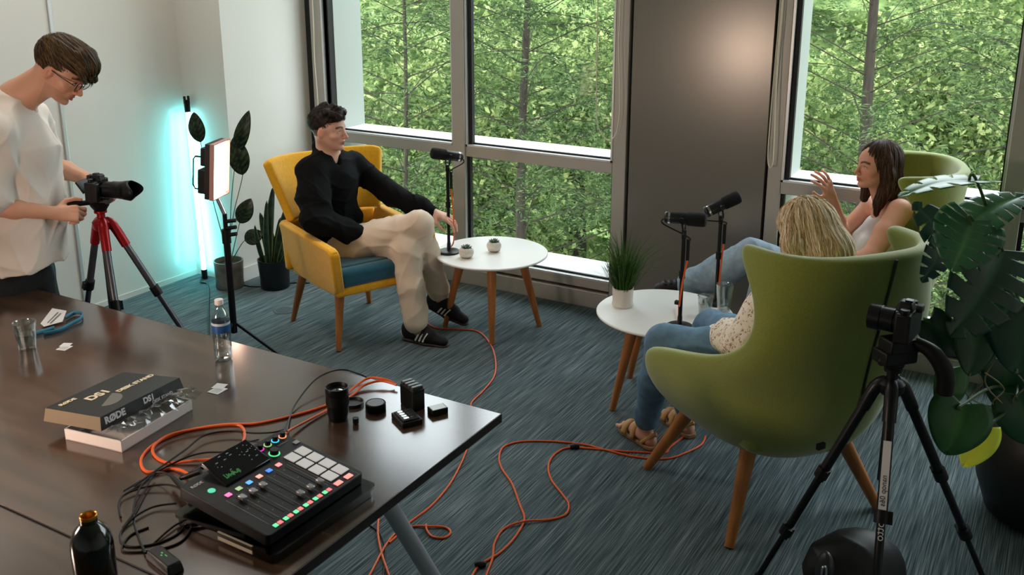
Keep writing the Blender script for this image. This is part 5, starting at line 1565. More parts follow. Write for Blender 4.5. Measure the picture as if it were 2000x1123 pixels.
def hair_strands(S_, N_, L_, flow, cols, parent, o, w=.0011, seg=8, lift=.0012, seed=1, keep=None, name='hair_strands'):
    """thin ribbons that follow the hair surface along flow(p, n)"""
    rng = np.random.default_rng(seed); pos, _ = S_.mesh(.006)
    if keep is not None: pos = pos[keep(pos)]
    p = pos[rng.integers(0, len(pos), N_)] + rng.normal(size=(N_, 3)) * .003; st = L_ * (.5 + .7 * rng.random(N_)) / seg; lf = lift * (.2 + 1.8 * rng.random(N_)); h = .0015; E3 = np.eye(3) * h; jit = rng.normal(size=(N_, 3)) * .16
    def grad(q, d0): g = np.stack([S_.ev(q + E3[i]) - d0 for i in range(3)], 1); return unit(g)
    R0 = []; W_ = []
    for i in range(seg + 1):
        d0 = S_.ev(p); n = grad(p, d0); far = np.clip(d0 - lf, -.012, .012); p = p - n * far[:, None]
        d = flow(p, n) + jit; d = unit(d - n * (d * n).sum(1, keepdims=True)); s = np.cross(n, d) * (w * (1 - .75 * (i / seg) ** 2))
        R0.append(np.stack([p - s, p + s], 1)); p = p + d * st[:, None]
    A = np.stack(R0, 1); P = A.reshape(-1, 3); k = np.arange(N_)[:, None] * (seg + 1) * 2 + np.arange(seg)[None] * 2
    F_ = np.stack([k, k + 1, k + 3, k + 2], -1).reshape(-1, 4)
    m = mat('hair_strand_%d_%d' % cols[0][:2], cols[0], .55, spec=.3); 
    if 'Color Ramp' not in m.node_tree.nodes:
        nt = m.node_tree; ge = N(nt, 'ShaderNodeNewGeometry'); cr = N(nt, 'ShaderNodeValToRGB'); e = cr.color_ramp.elements; e[0].color = lin(cols[0]); e[1].color = lin(cols[1])
        if len(cols) > 2: q = e.new(.5); q.color = lin(cols[2])
        nt.links.new(ge.outputs['Random Per Island'], cr.inputs[0]); nt.links.new(cr.outputs[0], nt.nodes['Principled BSDF'].inputs['Base Color'])
    return tag(quads(name, P, F_, m, parent, o), kind='stuff')
# ================================================================ PEOPLE
J = atd
SK = (222, 172, 148)


def mirror_hand(x, z, left):
    x, z = handR(x, z); y = z.cross(x) if left else -(z.cross(x))
    return Matrix((x, y, z)).transposed()


# for a right hand, back up, fingers forward: the thumb is to the left (z cross x)
def HR(x, z): x, z = handR(x, z); return Matrix((x, z.cross(x), z)).transposed()      # right hand
def HL(x, z): x, z = handR(x, z); return Matrix((x, -(z.cross(x)), z)).transposed()   # left hand


# ---------------------------------------------------------------- seated man
def seated_man():
    o = Vector((YO_[0], YO_[1], 0)) + Vector((.02, .0, 0)); t = thing('person', 'seated man in black sweater and beige trousers, legs crossed, hand beside the microphone', 'person', tuple(o))
    hd, nk = J(641, 254, 5.42), J(640, 302, 5.46); nk.z = 1.075
    ch, pv = J(648, 350, 5.47), J(656, 482, 5.50); ab = J(655, 425, 5.50)
    shR, shL = J(612, 335, 5.33), J(690, 322, 5.62); elR, wrR = J(616, 428, 5.16), J(712, 462, 5.36); elL, wrL = J(770, 382, 5.56), J(846, 414, 5.46)
    hR, kR, aR = J(678, 482, 5.39), J(817, 441, 5.33), J(858, 572, 5.50); hL, kL, aL = J(695, 478, 5.58), J(793, 488, 5.29), J(812, 628, 5.21)
    fwdH = rcam(.94, -.30) + Vector((0, 0, -.04)); S = Sdf()
    p, M = head(S, hd, fwdH, (0, 0, 1))
    S.cone(p(-.022, 0, -.045), nk + rcam(-.01, .01), .054, .056, .03); S.cone(p(-.01, 0, -.05), nk + rcam(.02, -.01) + Vector((0, 0, -.02)), .045, .050, .03)
    S.chain([nk + Vector((0, 0, -.03)), ch, ab, pv], [.07, .13, .115, .13], .06, (fwdH, .72)); S.cone(nk + Vector((0, 0, -.04)), shR, .05, .055, .04); S.cone(nk + Vector((0, 0, -.04)), shL, .05, .055, .04)
    S.chain([shR, elR, wrR], [.052, .040, .026], .02); S.chain([shL, elL, wrL], [.052, .040, .026], .02)
    S.chain([hR, kR, aR], [.082, .055, .036], .03); S.chain([hL, kL, aL], [.082, .055, .036], .03)
    # far hand reaching past the armrest to the microphone pole
    d = (wrL - elL).normalized()
    hand(S, wrL + d * .01, HL(d + rcam(.35, .0) + Vector((0, 0, -.12)), Vector((0, 0, 1)) + rcam(0, -.25)), curl=((.35, .5, .3), (.3, .55, .4), (.35, .6, .4), (.5, .6, .4)), thumb=(.2, .2), spread=.10)
    d = (wrR - elR).normalized(); hand(S, wrR, HR(d + Vector((0, 0, -.05)), Vector((0, 0, 1)) + rcam(0, -.2)), curl=(.3, .3, .35, .4))
    # ankles
    fR = (rcam(.80, -.42) + Vector((0, 0, -.28))).normalized(); fL = (rcam(.88, -.42) + Vector((0, 0, -.02))).normalized()
    for a_, f_ in ((aR, fR), (aL, fL)): S.cone(a_, a_ + f_ * .02 + Vector((0, 0, -.055)), .034, .030, .02); S.cone(a_ + f_ * .02 + Vector((0, 0, -.06)), a_ + f_ * .13 + Vector((0, 0, -.082)), .026, .020, .01)
    tf = face_tint(SK, p, M, (62, 44, 34), (178, 100, 92), None, 1.0, scalp=(92, 72, 60))
    sdfobj('body', S, .0034, M_skin, t, o, tf); eyes(p, M, t, o, iris=(92, 104, 96))
    # sweater
    S = Sdf(); up = Vector((0, 0, 1))
    S.chain([nk + Vector((0, 0, -.055)), ch, ab, pv + Vector((0, 0, .03))], [.095, .165, .158, .168], .06, (fwdH, .80)); S.cone(nk + Vector((0, 0, -.05)) + rcam(-.03, 0), shR, .055, .085, .05); S.cone(nk + Vector((0, 0, -.05)), shL, .055, .08, .05)
    S.chain([shR + rcam(-.01, 0), shR.lerp(elR, .5), elR, elR.lerp(wrR, .6), wrR + (wrR - elR) * -.02], [.088, .092, .082, .066, .050], .03); S.chain([shL, elL, elL.lerp(wrL, .6), wrL + (wrL - elL) * -.06], [.078, .068, .056, .038], .03)
    S.cone(ab + rcam(.03, -.05), ab.lerp(kR, .25) + Vector((0, 0, .02)), .11, .05, .05)
    nkf = nk + rcam(.035, -.035)
    S.cone(nk + rcam(-.03, .02) + Vector((0, 0, .02)), nk + rcam(-.02, .01) + Vector((0, 0, -.02)), .066, .07, .02)      # standing collar
    S.cone(nk + Vector((0, 0, .12)) + rcam(.0, 0), nk + rcam(.0, -.0) + Vector((0, 0, -.045)), .062, .056, .008, sub=True)
    S.cone(nkf + Vector((0, 0, .04)) + rcam(.05, -.04), nkf + Vector((0, 0, -.07)) + rcam(.035, -.035), .062, .006, .008, sub=True)
    S.disp = waves([(rcam(.7, 0) + up * .7, 34), (rcam(-.5, .3) + up * .8, 27), (rcam(.9, .2), 22)], .019, .8)
    sdfobj('sweater', S, .0058, mat('black_knit', (11, 12, 14), .95, bump=.3, bscale=700, spec=.2), t, o)
    b = B(); q = [nk + rcam(-.03, -.045) + Vector((0, 0, -.035)), nk + rcam(.02, -.062) + Vector((0, 0, -.060)), nk + rcam(.055, -.045) + Vector((0, 0, -.062)), nk + rcam(.065, -.0) + Vector((0, 0, -.045))]
    obj('undershirt', B().tube([v - o for v in q], .013, 10, flat=.6), M_white, t)
    # trousers
    S = Sdf(); S.ell(pv + rcam(.02, -.02) + Vector((0, 0, -.005)), (.175, .185, .125), np.array(Matrix.Rotation(YAW, 3, 'Z')), .05)
    S.chain([hR, hR.lerp(kR, .5), kR, kR.lerp(aR, .45), aR + (aR - kR) * -.02], [.118, .098, .083, .078, .066], .035); S.chain([hL, hL.lerp(kL, .5), kL, kL.lerp(aL, .5), aL + (aL - kL) * -.0], [.112, .098, .082, .078, .073], .03)
    S.disp = waves([((kR - hR).normalized() + Vector((0, 0, -.6)), 30), ((aR - kR).normalized() + rcam(.3, .3), 26), (rcam(.5, .1) + Vector((0, 0, .9)), 24)], .018, 2.1)
    sdfobj('trousers', S, .0056, mat('beige_twill', (226, 206, 184), .85, bump=.12, bscale=500), t, o)
    # socks and shoes
    for a, f_, nm, top in ((aR, fR, 'R', None), (aL, fL, 'L', None)):
        S = Sdf(); S.cone(a + (a - (kR if nm == 'R' else kL)).normalized() * -.04, a + f_ * .02 + Vector((0, 0, -.05)), .043, .040, .02); S.cone(a + Vector((0, 0, -.02)), a + f_ * .05 + Vector((0, 0, -.055)), .040, .036, .03)
        sdfobj('sock', S, .005, mat('tan_sock', (176, 152, 126), .9, bump=.2, bscale=600), t, o)
        R_ = basis(a + Vector((0, 0, -.075)), f_, 0, (0, 0, 1) if nm == 'L' else Vector((0, 0, 1)) + rcam(-.1, -.12))[1]; P = lambda x, y, z: a + Vector((0, 0, -.078)) + R_ @ Vector((x, y, z))
        S = Sdf(); zx = R_ @ Vector((0, 0, 1))
        S.cone(P(-.055, 0, .005), P(.08, 0, .0), .036, .042, .02); S.cone(P(.08, .0, .0), P(.175, .004, -.012), .043, .032, .02, (zx, .78)); S.cone(P(-.05, 0, .035), P(.02, 0, .034), .040, .040, .02); S.cone(P(.0, 0, .045), P(.10, 0, .018), .034, .034, .02)
        S.cone(P(-.02, 0, .12), P(-.02, 0, .062), .040, .030, .006, sub=True); S.plane(P(0, 0, -.036), -zx, .004)
        sh = sdfobj('shoe', S, .0042, mat('black_suede', (17, 17, 19), .75, bump=.1, bscale=900), t, o)
        S = Sdf(); S.cone(P(-.055, 0, -.034), P(.08, 0, -.034), .038, .044, .02, (zx, .32)); S.cone(P(.08, 0, -.034), P(.178, .004, -.036), .044, .034, .02, (zx, .36)); S.plane(P(0, 0, -.047), -zx, .002)
        sdfobj('sole', S, .0045, mat('dark_gum_sole', (44, 34, 30), .6), sh, o)
        b = B()
        for i in range(3):
            for s in (-1, 1):
                x = .028 + .024 * i; pts = [P(x + .020, s * .030, .034), P(x + .008, s * .041, .012), P(x - .006, s * .044, -.018)]; b.tube([v - o for v in pts], .0062, 6)
        obj('stripes', b, mat('white_leather', (238, 234, 230), .5), sh)
        b = B(); b.tube([P(-.088, .012, .03) - o, P(-.092, 0, .0) - o, P(-.088, 0, -.02) - o], .010, 8); b.cyl(P(.035, 0, .052) - o, P(.04, 0, .056) - o, .016)
        obj('heel_tab', b, mat('white_leather', (214, 208, 202), .5), sh)
        b = B()
        for i in range(5):
            x = .045 + .018 * i; b.tube([P(x, -.018, .041 - .010 * i * .5) - o, P(x + .006, 0, .048 - .012 * i * .5) - o, P(x, .018, .041 - .010 * i * .5) - o], .0028, 5)
        obj('laces', b, M_blk, sh)
    # hair: short sides, curly top
    S = Sdf(); A = np.array(M); S.ell(p(-.020, 0, .048), (.100, .079, .090), A, .02); S.ell(p(.012, 0, .082), (.086, .066, .052), A, .02)
    for i, (x, y, z) in enumerate(((.072, .030, .108), (.085, .0, .106), (.078, -.030, .098), (.050, -.052, .098), (.055, .050, .106), (.02, -.058, .112), (.03, .0, .134), (-.02, 0, .138), (-.05, .03, .125), (.064, 0, .124), (.082, -.040, .082))): S.ell(p(x, y, z), (.023, .021, .018), A, .010)
    S.ell(p(.115, 0, -.005), (.075, .085, .080), A, .010, True); S.ell(p(.02, -.075, -.03), (.050, .06, .055), A, .010, True); S.ell(p(.02, .075, -.03), (.050, .06, .055), A, .010, True); S.plane(p(-.05, 0, -.042), M @ Vector((.35, 0, -1)), .01)
    q0 = V3(p(0, 0, 0)); S.disp = lambda P: .0032 * np.sin((P - q0) @ A[:, 0] * 150 + 3 * np.sin((P - q0) @ A[:, 1] * 70)) * np.sin((P - q0) @ A[:, 2] * 130 + 2 * np.sin((P - q0) @ A[:, 0] * 60)) * np.clip(((P - q0) @ A[:, 2] - .03) / .05, 0.15, 1)
    sdfobj('hair', S, .003, M_hair, t, o, strands((24, 18, 15), (62, 48, 38), p(0, 0, 0), M @ Vector((1, 0, .4)), 40))
    q0 = V3(p(0, 0, 0)); sw = lambda P, n: A[:, 0] * .9 + np.outer(np.sin((P - q0) @ A[:, 0] * 90 + 4 * np.sin((P - q0) @ A[:, 2] * 60)), A[:, 1]) * 1.5 - np.outer(np.clip(-((P - q0) @ A[:, 2] - .06) / .03, 0, 1), A[:, 2]) * 1.2
    hair_strands(S, 3600, .030, sw, [(16, 12, 10), (70, 54, 42), (34, 26, 21)], t, o, .0010, 7, .003, 3, keep=lambda P: (P - q0) @ A[:, 2] > .02)
    return t


# ---------------------------------------------------------------- standing man with glasses
def standing_man():
    D0 = 4.11; o = Vector(J(40, 520, D0)); o.z = 0; t = thing('person', 'standing man in white t-shirt and glasses bending over the tripod camera', 'person', tuple(o))
    hd, nk = J(117, 138, D0), J(28, 188, D0 + .01); pv = J(22, 540, D0); ab = J(28, 420, D0 + .01); ch = J(25, 290, D0)
    shR, shL = J(-8, 262, D0 - .17), J(62, 232, D0 + .19); elR, wrR = J(-25, 402, D0 - .20), J(106, 416, D0 - .08); elL, wrL = J(92, 318, D0 + .30), J(186, 356, D0 + .24)
    fwd = rcam(.80, -.06) + Vector((0, 0, -.62)); up = rcam(.60, -.0) + Vector((0, 0, .80)); bf = rcam(.98, -.1)
    S = Sdf(); K = 1.06; p, M = head(S, hd, fwd, up, K)
    S.cone(p(-.030, 0, -.045), nk, .058, .062, .03); S.cone(p(-.005, 0, -.06), nk + rcam(.03, 0) + Vector((0, 0, -.02)), .045, .055, .03)
    S.chain([nk + Vector((0, 0, -.03)), ch, ab, pv], [.07, .135, .12, .13], .06, (bf, .72)); S.cone(nk + Vector((0, 0, -.05)), shR, .055, .058, .05); S.cone(nk + Vector((0, 0, -.05)), shL, .055, .058, .05)
    S.chain([shR, elR, elR.lerp(wrR, .4), wrR], [.055, .043, .042, .027], .02); S.chain([shL, elL, elL.lerp(wrL, .4), wrL], [.052, .042, .041, .027], .02)
    legs = []
    for s, dd in ((-1, -.10), (1, .10)):
        h_ = pv + rcam(0, dd) + Vector((0, 0, -.02)); kn = Vector((h_.x, h_.y, .50)) + rcam(.03, dd * .3); an_ = Vector((h_.x, h_.y, .09)) + rcam(.0, dd * .4); legs.append((h_, kn, an_))
        S.chain([h_, kn, an_, an_ + rcam(.16, 0) + Vector((0, 0, -.05))], [.085, .058, .040, .032], .03)
    d = (wrR - elR).normalized()
    hand(S, wrR, HR(d + rcam(.1, -.0) + Vector((0, 0, .10)), rcam(.0, -.85) + Vector((0, 0, .55))), curl=((.6, .9, .5), (.85, 1.0, .6), (1.0, 1.1, .6), (1.1, 1.1, .6)), thumb=(-.35, .15), k=1.02)
    d = (wrL - elL).normalized()
    hand(S, wrL, HL(d + rcam(.30, -.12) + Vector((0, 0, -.12)), Vector((0, 0, .35)) + rcam(-.1, .9)), curl=((.3, .5, .4), (.4, .6, .4), (.5, .7, .4), (.55, .7, .4)), thumb=(.1, .3), k=1.02)
    tf = face_tint((216, 162, 134), p, M, (84, 60, 38), (166, 92, 80), (150, 110, 88), K)
    sdfobj('body', S, .0034, M_skin, t, o, tf); eyes(p, M, t, o, K, iris=(84, 70, 52))
    # t-shirt
    S = Sdf(); up_ = Vector((0, 0, 1)); hem = J(30, 518, D0)
    S.chain([nk + Vector((0, 0, -.06)) + rcam(-.03, 0), ch + rcam(.015, 0), ab + rcam(.04, 0), hem + rcam(.06, 0)], [.105, .178, .185, .192], .06, (bf, .86)); S.cone(nk + Vector((0, 0, -.06)), shR, .06, .088, .05); S.cone(nk + Vector((0, 0, -.06)), shL, .06, .085, .05)
    sE = shR.lerp(elR, .86); S.cone(shR, sE, .088, .096, .012); sL = shL.lerp(elL, .82); S.cone(shL, sL, .085, .078, .02)
    S.plane(hem + rcam(0, 0) + Vector((0, 0, .0)), Vector((0, 0, -1)) + rcam(.12, 0), .006)
    S.cone(p(-.03, 0, -.03), nk + Vector((0, 0, -.045)) + rcam(.005, 0), .066, .070, .006, sub=True); S.cone(nk + rcam(.12, 0) + Vector((0, 0, .06)), nk + rcam(.055, 0) + Vector((0, 0, -.03)), .08, .03, .01, sub=True)
    S.disp = waves([(rcam(.85, .1) + up_ * .35, 30), (rcam(.5, .2) + up_ * -.6, 22), (rcam(.95, 0), 17)], .024, 1.4)
    sdfobj('t_shirt', S, .0056, mat('white_cotton', (226, 216, 206), .85, bump=.08, bscale=600), t, o)
    b = B(); q = [p(-.05, .045, -.085) * 0 + nk + rcam(.03, -.075) + Vector((0, 0, -.005)), nk + rcam(.085, -.03) + Vector((0, 0, -.060)), nk + rcam(.085, .03) + Vector((0, 0, -.055)), nk + rcam(.02, .075) + Vector((0, 0, -.0))]
    S = Sdf(); S.ell(pv + rcam(.0, 0), (.165, .185, .14), np.array(Matrix.Rotation(YAW, 3, 'Z')), .05)
    for h_, kn, an_ in legs: S.chain([h_ + rcam(.02, 0), kn + rcam(.03, 0), an_], [.115, .085, .07], .04)
    S.cone(pv + rcam(.10, .0), pv + rcam(.14, 0) + Vector((0, 0, -.20)), .08, .06, .05)
    S.disp = waves([((.2, .1, 1), 24), (rcam(.8, 0), 18)], .010)
    sdfobj('trousers', S, .007, mat('black_trousers', (16, 17, 20), .85), t, o)
    b = B()
    for h_, kn, an_ in legs:
        S = Sdf(); S.cone(an_ + Vector((0, 0, -.04)) + rcam(-.05, 0), an_ + rcam(.17, 0) + Vector((0, 0, -.052)), .045, .036, .02); S.plane(Vector((0, 0, .002)), (0, 0, -1)); sdfobj('shoe', S, .006, M_bp, t, o)
    # wristband
    d = (wrL - elL).normalized(); obj('watch', B().cyl(wrL - d * .035 - o, wrL - d * .012 - o, .031, n=24), mat('silver_watch', (170, 168, 160), .3, .8), t, bev=.003)
    # hair
    S = Sdf(); A = np.array(M); e = lambda x, y, z: p(x, y, z)
    S.ell(e(-.022, 0, .050), (.106, .086, .096), A, .02); S.ell(e(.035, 0, .092), (.082, .074, .054), A, .03); S.ell(e(.082, 0, .078), (.042, .064, .040), A, .02)
    for i in range(9): y = -.056 + .014 * i; S.cone(e(.05, y * .8, .115), e(.112 + .006 * (i % 2), y * 1.05, .050 - .010 * (i % 3)), .022, .007, .012)
    S.ell(e(.125, 0, -.035), (.080, .090, .075), A, .010, True); S.ell(e(.022, -.088, -.034), (.048, .042, .052), A, .010, True); S.ell(e(.022, .088, -.034), (.048, .042, .052), A, .010, True); S.plane(e(-.05, 0, -.066), M @ Vector((.25, 0, -1)), .01)
    S.disp = grooves(p(-.05, 0, .05), M @ Vector((1, 0, -.15)), 34, .0016, 13)
    sdfobj('hair', S, .0034, M_hair, t, o, strands((58, 42, 24), (98, 74, 44), p(-.05, 0, .05), M @ Vector((1, 0, -.15)), 38))
    q0 = V3(p(0, 0, 0)); cr_ = V3(p(-.075, 0, .10)); fl = lambda P, n: unit(P - cr_) + A[:, 0] * .7 - A[:, 2] * .25
    hair_strands(S, 5200, .060, fl, [(44, 32, 18), (124, 96, 60), (74, 55, 32)], t, o, .0010, 9, .003, 5)
    # glasses
    b = B(); mp = lambda x, y, z: p(x, y, z) - o
    for s in (-1, 1):
        b.tube([mp(.106 + .002 * cos(a * 2), s * .034 + .024 * cos(a), .000 + .019 * sin(a)) for a in np.linspace(0, 2 * pi, 17)[:-1]], .0016, 6, closed=True)
        b.tube([mp(.100, s * .060, .008), mp(.04, s * .076, .010), mp(-.01, s * .080, .012)], .0018, 6)
    b.tube([mp(.108, -.011, .004), mp(.111, 0, .007), mp(.108, .011, .004)], .0014, 6)
    g = obj('glasses', b, M_bp, t); b = B()
    for s in (-1, 1): b.prism([(.023 * cos(a), .018 * sin(a)) for a in np.linspace(0, 2 * pi, 21)[:-1]], 0, .0008, M @ Matrix.Rotation(pi / 2, 3, 'Y') @ Matrix.Rotation(pi / 2, 3, 'Z'), mp(.107, s * .034, 0))
    obj('lens', b, thin_glass('spectacle_lens', (252, 254, 254), 1.0, .01, .02), g)
    return t


# ---------------------------------------------------------------- brunette woman, hand raised
def brunette():
    o = Vector((WBL[0], WBL[1], 0)); t = thing('person', 'brunette woman in white top gesturing with one raised hand', 'person', tuple(o))
    D0 = 4.72; hd, nk = J(1712, 325, D0), J(1735, 408, D0 + .03); ch = J(1722, 470, D0 + .02); pv = J(1665, 570, D0 + .02); ab = J(1695, 520, D0 + .02)
    shL, shR = J(1758, 412, D0 - .15), J(1700, 400, D0 + .19); elL, wrL = J(1700, 500, D0 - .27), J(1615, 520, D0 - .12); elR, wrR = J(1644, 455, D0 + .14), J(1624, 382, D0 + .0)
    fwd = rcam(-.96, -.22) + Vector((0, 0, .03)); bf = rcam(-.95, -.1); S = Sdf(); p, M = head(S, hd, fwd, (0, 0, 1), .97, 1.0)
    S.cone(p(-.022, 0, -.045), nk, .046, .052, .03); S.cone(p(-.0, 0, -.06), nk + rcam(-.02, 0), .038, .045, .03)
    S.chain([nk + Vector((0, 0, -.03)), ch, ab, pv], [.06, .118, .105, .13], .05, (bf, .76)); S.cone(nk + Vector((0, 0, -.03)), shR, .042, .045, .04); S.cone(nk + Vector((0, 0, -.03)), shL, .045, .052, .04)
    S.chain([shL, shL.lerp(elL, .5), elL, wrL], [.058, .056, .042, .024], .02); S.chain([shR, elR, elR.lerp(wrR, .35), wrR], [.045, .036, .036, .023], .02)
    hR, hL = pv + rcam(-.03, .09), pv + rcam(-.03, -.09); kR, aR = J(1472, 497, D0 + .12), J(1352, 556, D0 + .22); kL, aL = J(1500, 545, D0 - .05), J(1440, 700, D0 + .0)
    S.chain([hR, kR, aR], [.085, .055, .036], .03); S.chain([hL, kL, aL], [.085, .055, .036], .03)
    d = (wrR - elR).normalized()
    hand(S, wrR, HR(d + rcam(-.10, .0), rcam(.62, -.78)), curl=((.2, .3, .25), (.3, .45, .3), (.35, .5, .35), (.25, .4, .3)), thumb=(.0, .0), spread=.26, k=1.0)
    hand(S, wrL, HL((wrL - elL), (0, 0, 1)), curl=(.4, .4, .4, .4), k=.92)
    sdfobj('body', S, .0034, M_skin, t, o, face_tint((226, 166, 140), p, M, (66, 42, 32), (188, 96, 92), None, .97)); eyes(p, M, t, o, .97, iris=(70, 52, 38))
    S = Sdf(); up = Vector((0, 0, 1)); S.chain([ch + Vector((0, 0, .045)), ch, ab, pv], [.095, .135, .122, .150], .05, (bf, .80)); S.ell(ch + bf * .075 + Vector((0, 0, -.01)) + rcam(0, -.05), (.065, .06, .065), None, .03); S.ell(ch + bf * .075 + Vector((0, 0, -.01)) + rcam(0, .06), (.065, .06, .065), None, .03)
    for s_, q in ((-1, shL), (1, shR)): S.cone(ch + rcam(.02, .06 * s_) + Vector((0, 0, .06)), nk.lerp(q, .62) + Vector((0, 0, .018)), .035, .018, .02)
    S.cone(shL + Vector((0, 0, -.02)), elL, .064, .05, .01, sub=True); S.cone(shR, elR, .055, .04, .01, sub=True); S.cone(nk + Vector((0, 0, .10)), nk + Vector((0, 0, -.045)) + rcam(-.02, 0), .05, .062, .008, sub=True)
    S.disp = waves([(rcam(.6, 0) + up, 30), (rcam(.8, .1), 20)], .007)
    sdfobj('white_top', S, .005, mat('white_jersey', (228, 226, 226), .8), t, o)
    S = Sdf(); S.ell(pv, (.165, .18, .12), np.array(Matrix.Rotation(YAW, 3, 'Z')), .05); S.chain([hR, hR.lerp(kR, .5), kR, kR.lerp(aR, .5), aR], [.105, .088, .082, .086, .088], .03); S.chain([hL, hL.lerp(kL, .5), kL, aL], [.105, .088, .072, .066], .03)
    S.disp = waves([((kR - aR), 30), (rcam(.5, .1) + up, 26), (rcam(-.4, .3) + up, 22)], .013, .5)
    sdfobj('jeans', S, .0058, mat('light_blue_denim', (150, 172, 188), .85, var=.12, scale=30, bump=.2, bscale=500), t, o)
    f_ = (rcam(-.93, .1) + Vector((0, 0, -.12))).normalized(); S = Sdf(); zz_ = Vector((0, 0, 1)); S.cone(aR + f_ * -.0 + Vector((0, 0, -.01)), aR + f_ * .17 + Vector((0, 0, -.01)), .046, .036, .02); S.cone(aR + f_ * .02 + zz_ * .04, aR + zz_ * -.0, .045, .05, .02)
    for i in range(4): S.ell(aR + f_ * (.06 + .03 * i) + zz_ * .025, (.014, .03, .012), np.array(Matrix.Rotation(YAW, 3, 'Z')), .004)
    sdfobj('shoe', S, .0045, mat('black_chunky_shoe', (20, 20, 22), .55), t, o)
    obj('shoe_detail', B().tube([aR + f_ * .0 + rcam(0, -.05) - o, aR + f_ * .06 + rcam(0, -.05) + zz_ * -.03 - o, aR + f_ * .14 + rcam(0, -.042) + zz_ * -.03 - o], .005, 6), M_white, t)
    S = Sdf(); d = (shL - elL).normalized()
    # long straight hair
    A = np.array(M); e = lambda x, y, z: p(x, y, z); S = Sdf(); S.ell(e(-.026, 0, .042), (.102, .088, .094), A, .02)
    S.chain([e(-.065, 0, .02), e(-.085, 0, -.08), e(-.080, 0, -.17)], [.075, .074, .055], .03, (M @ Vector((1, 0, 0)), .75))
    for s in (-1, 1): S.chain([e(-.005, s * .066, .045), e(-.020, s * .080, -.03), e(-.022, s * .078, -.11), e(.002 - .0 * s, s * .070, -.185)], [.030, .032, .030, .016], .02)
    S.chain([e(-.02, .07, -.10), e(.012, .075, -.17), e(.015, .07, -.235)], [.026, .020, .009], .015)
    S.ell(e(.110, 0, -.022), (.088, .105, .105), A, .012, True); S.cone(e(.075, 0, .085), e(.05, 0, .13), .018, .004, .01, sub=True)
    S.disp = grooves(p(-.03, 0, 0), M @ Vector((0, 0, 1)), 44, .0016, 19)
    sdfobj('hair', S, .0036, M_hair, t, o, strands((48, 32, 24), (104, 74, 54), p(-.03, 0, 0), M @ Vector((0, 0, 1)), 48))
    q0 = V3(p(-.01, 0, .10)); fl = lambda P, n: unit((P - q0) * (1 - np.outer(np.ones(3), [0, 0, 0]).sum()) - np.outer((P - q0) @ A[:, 2], A[:, 2])) * np.clip(((P - q0) @ A[:, 2] + .06) / .06, 0.05, 1)[:, None] - A[:, 2] * 1.1
    hair_strands(S, 6000, .11, fl, [(34, 22, 16), (112, 80, 58), (66, 44, 32)], t, o, .0011, 10, .003, 7)
    b = B(); b.lathe([(.0195, -.004), (.021, 0), (.0195, .004)], elL - o, 10); 
    return t


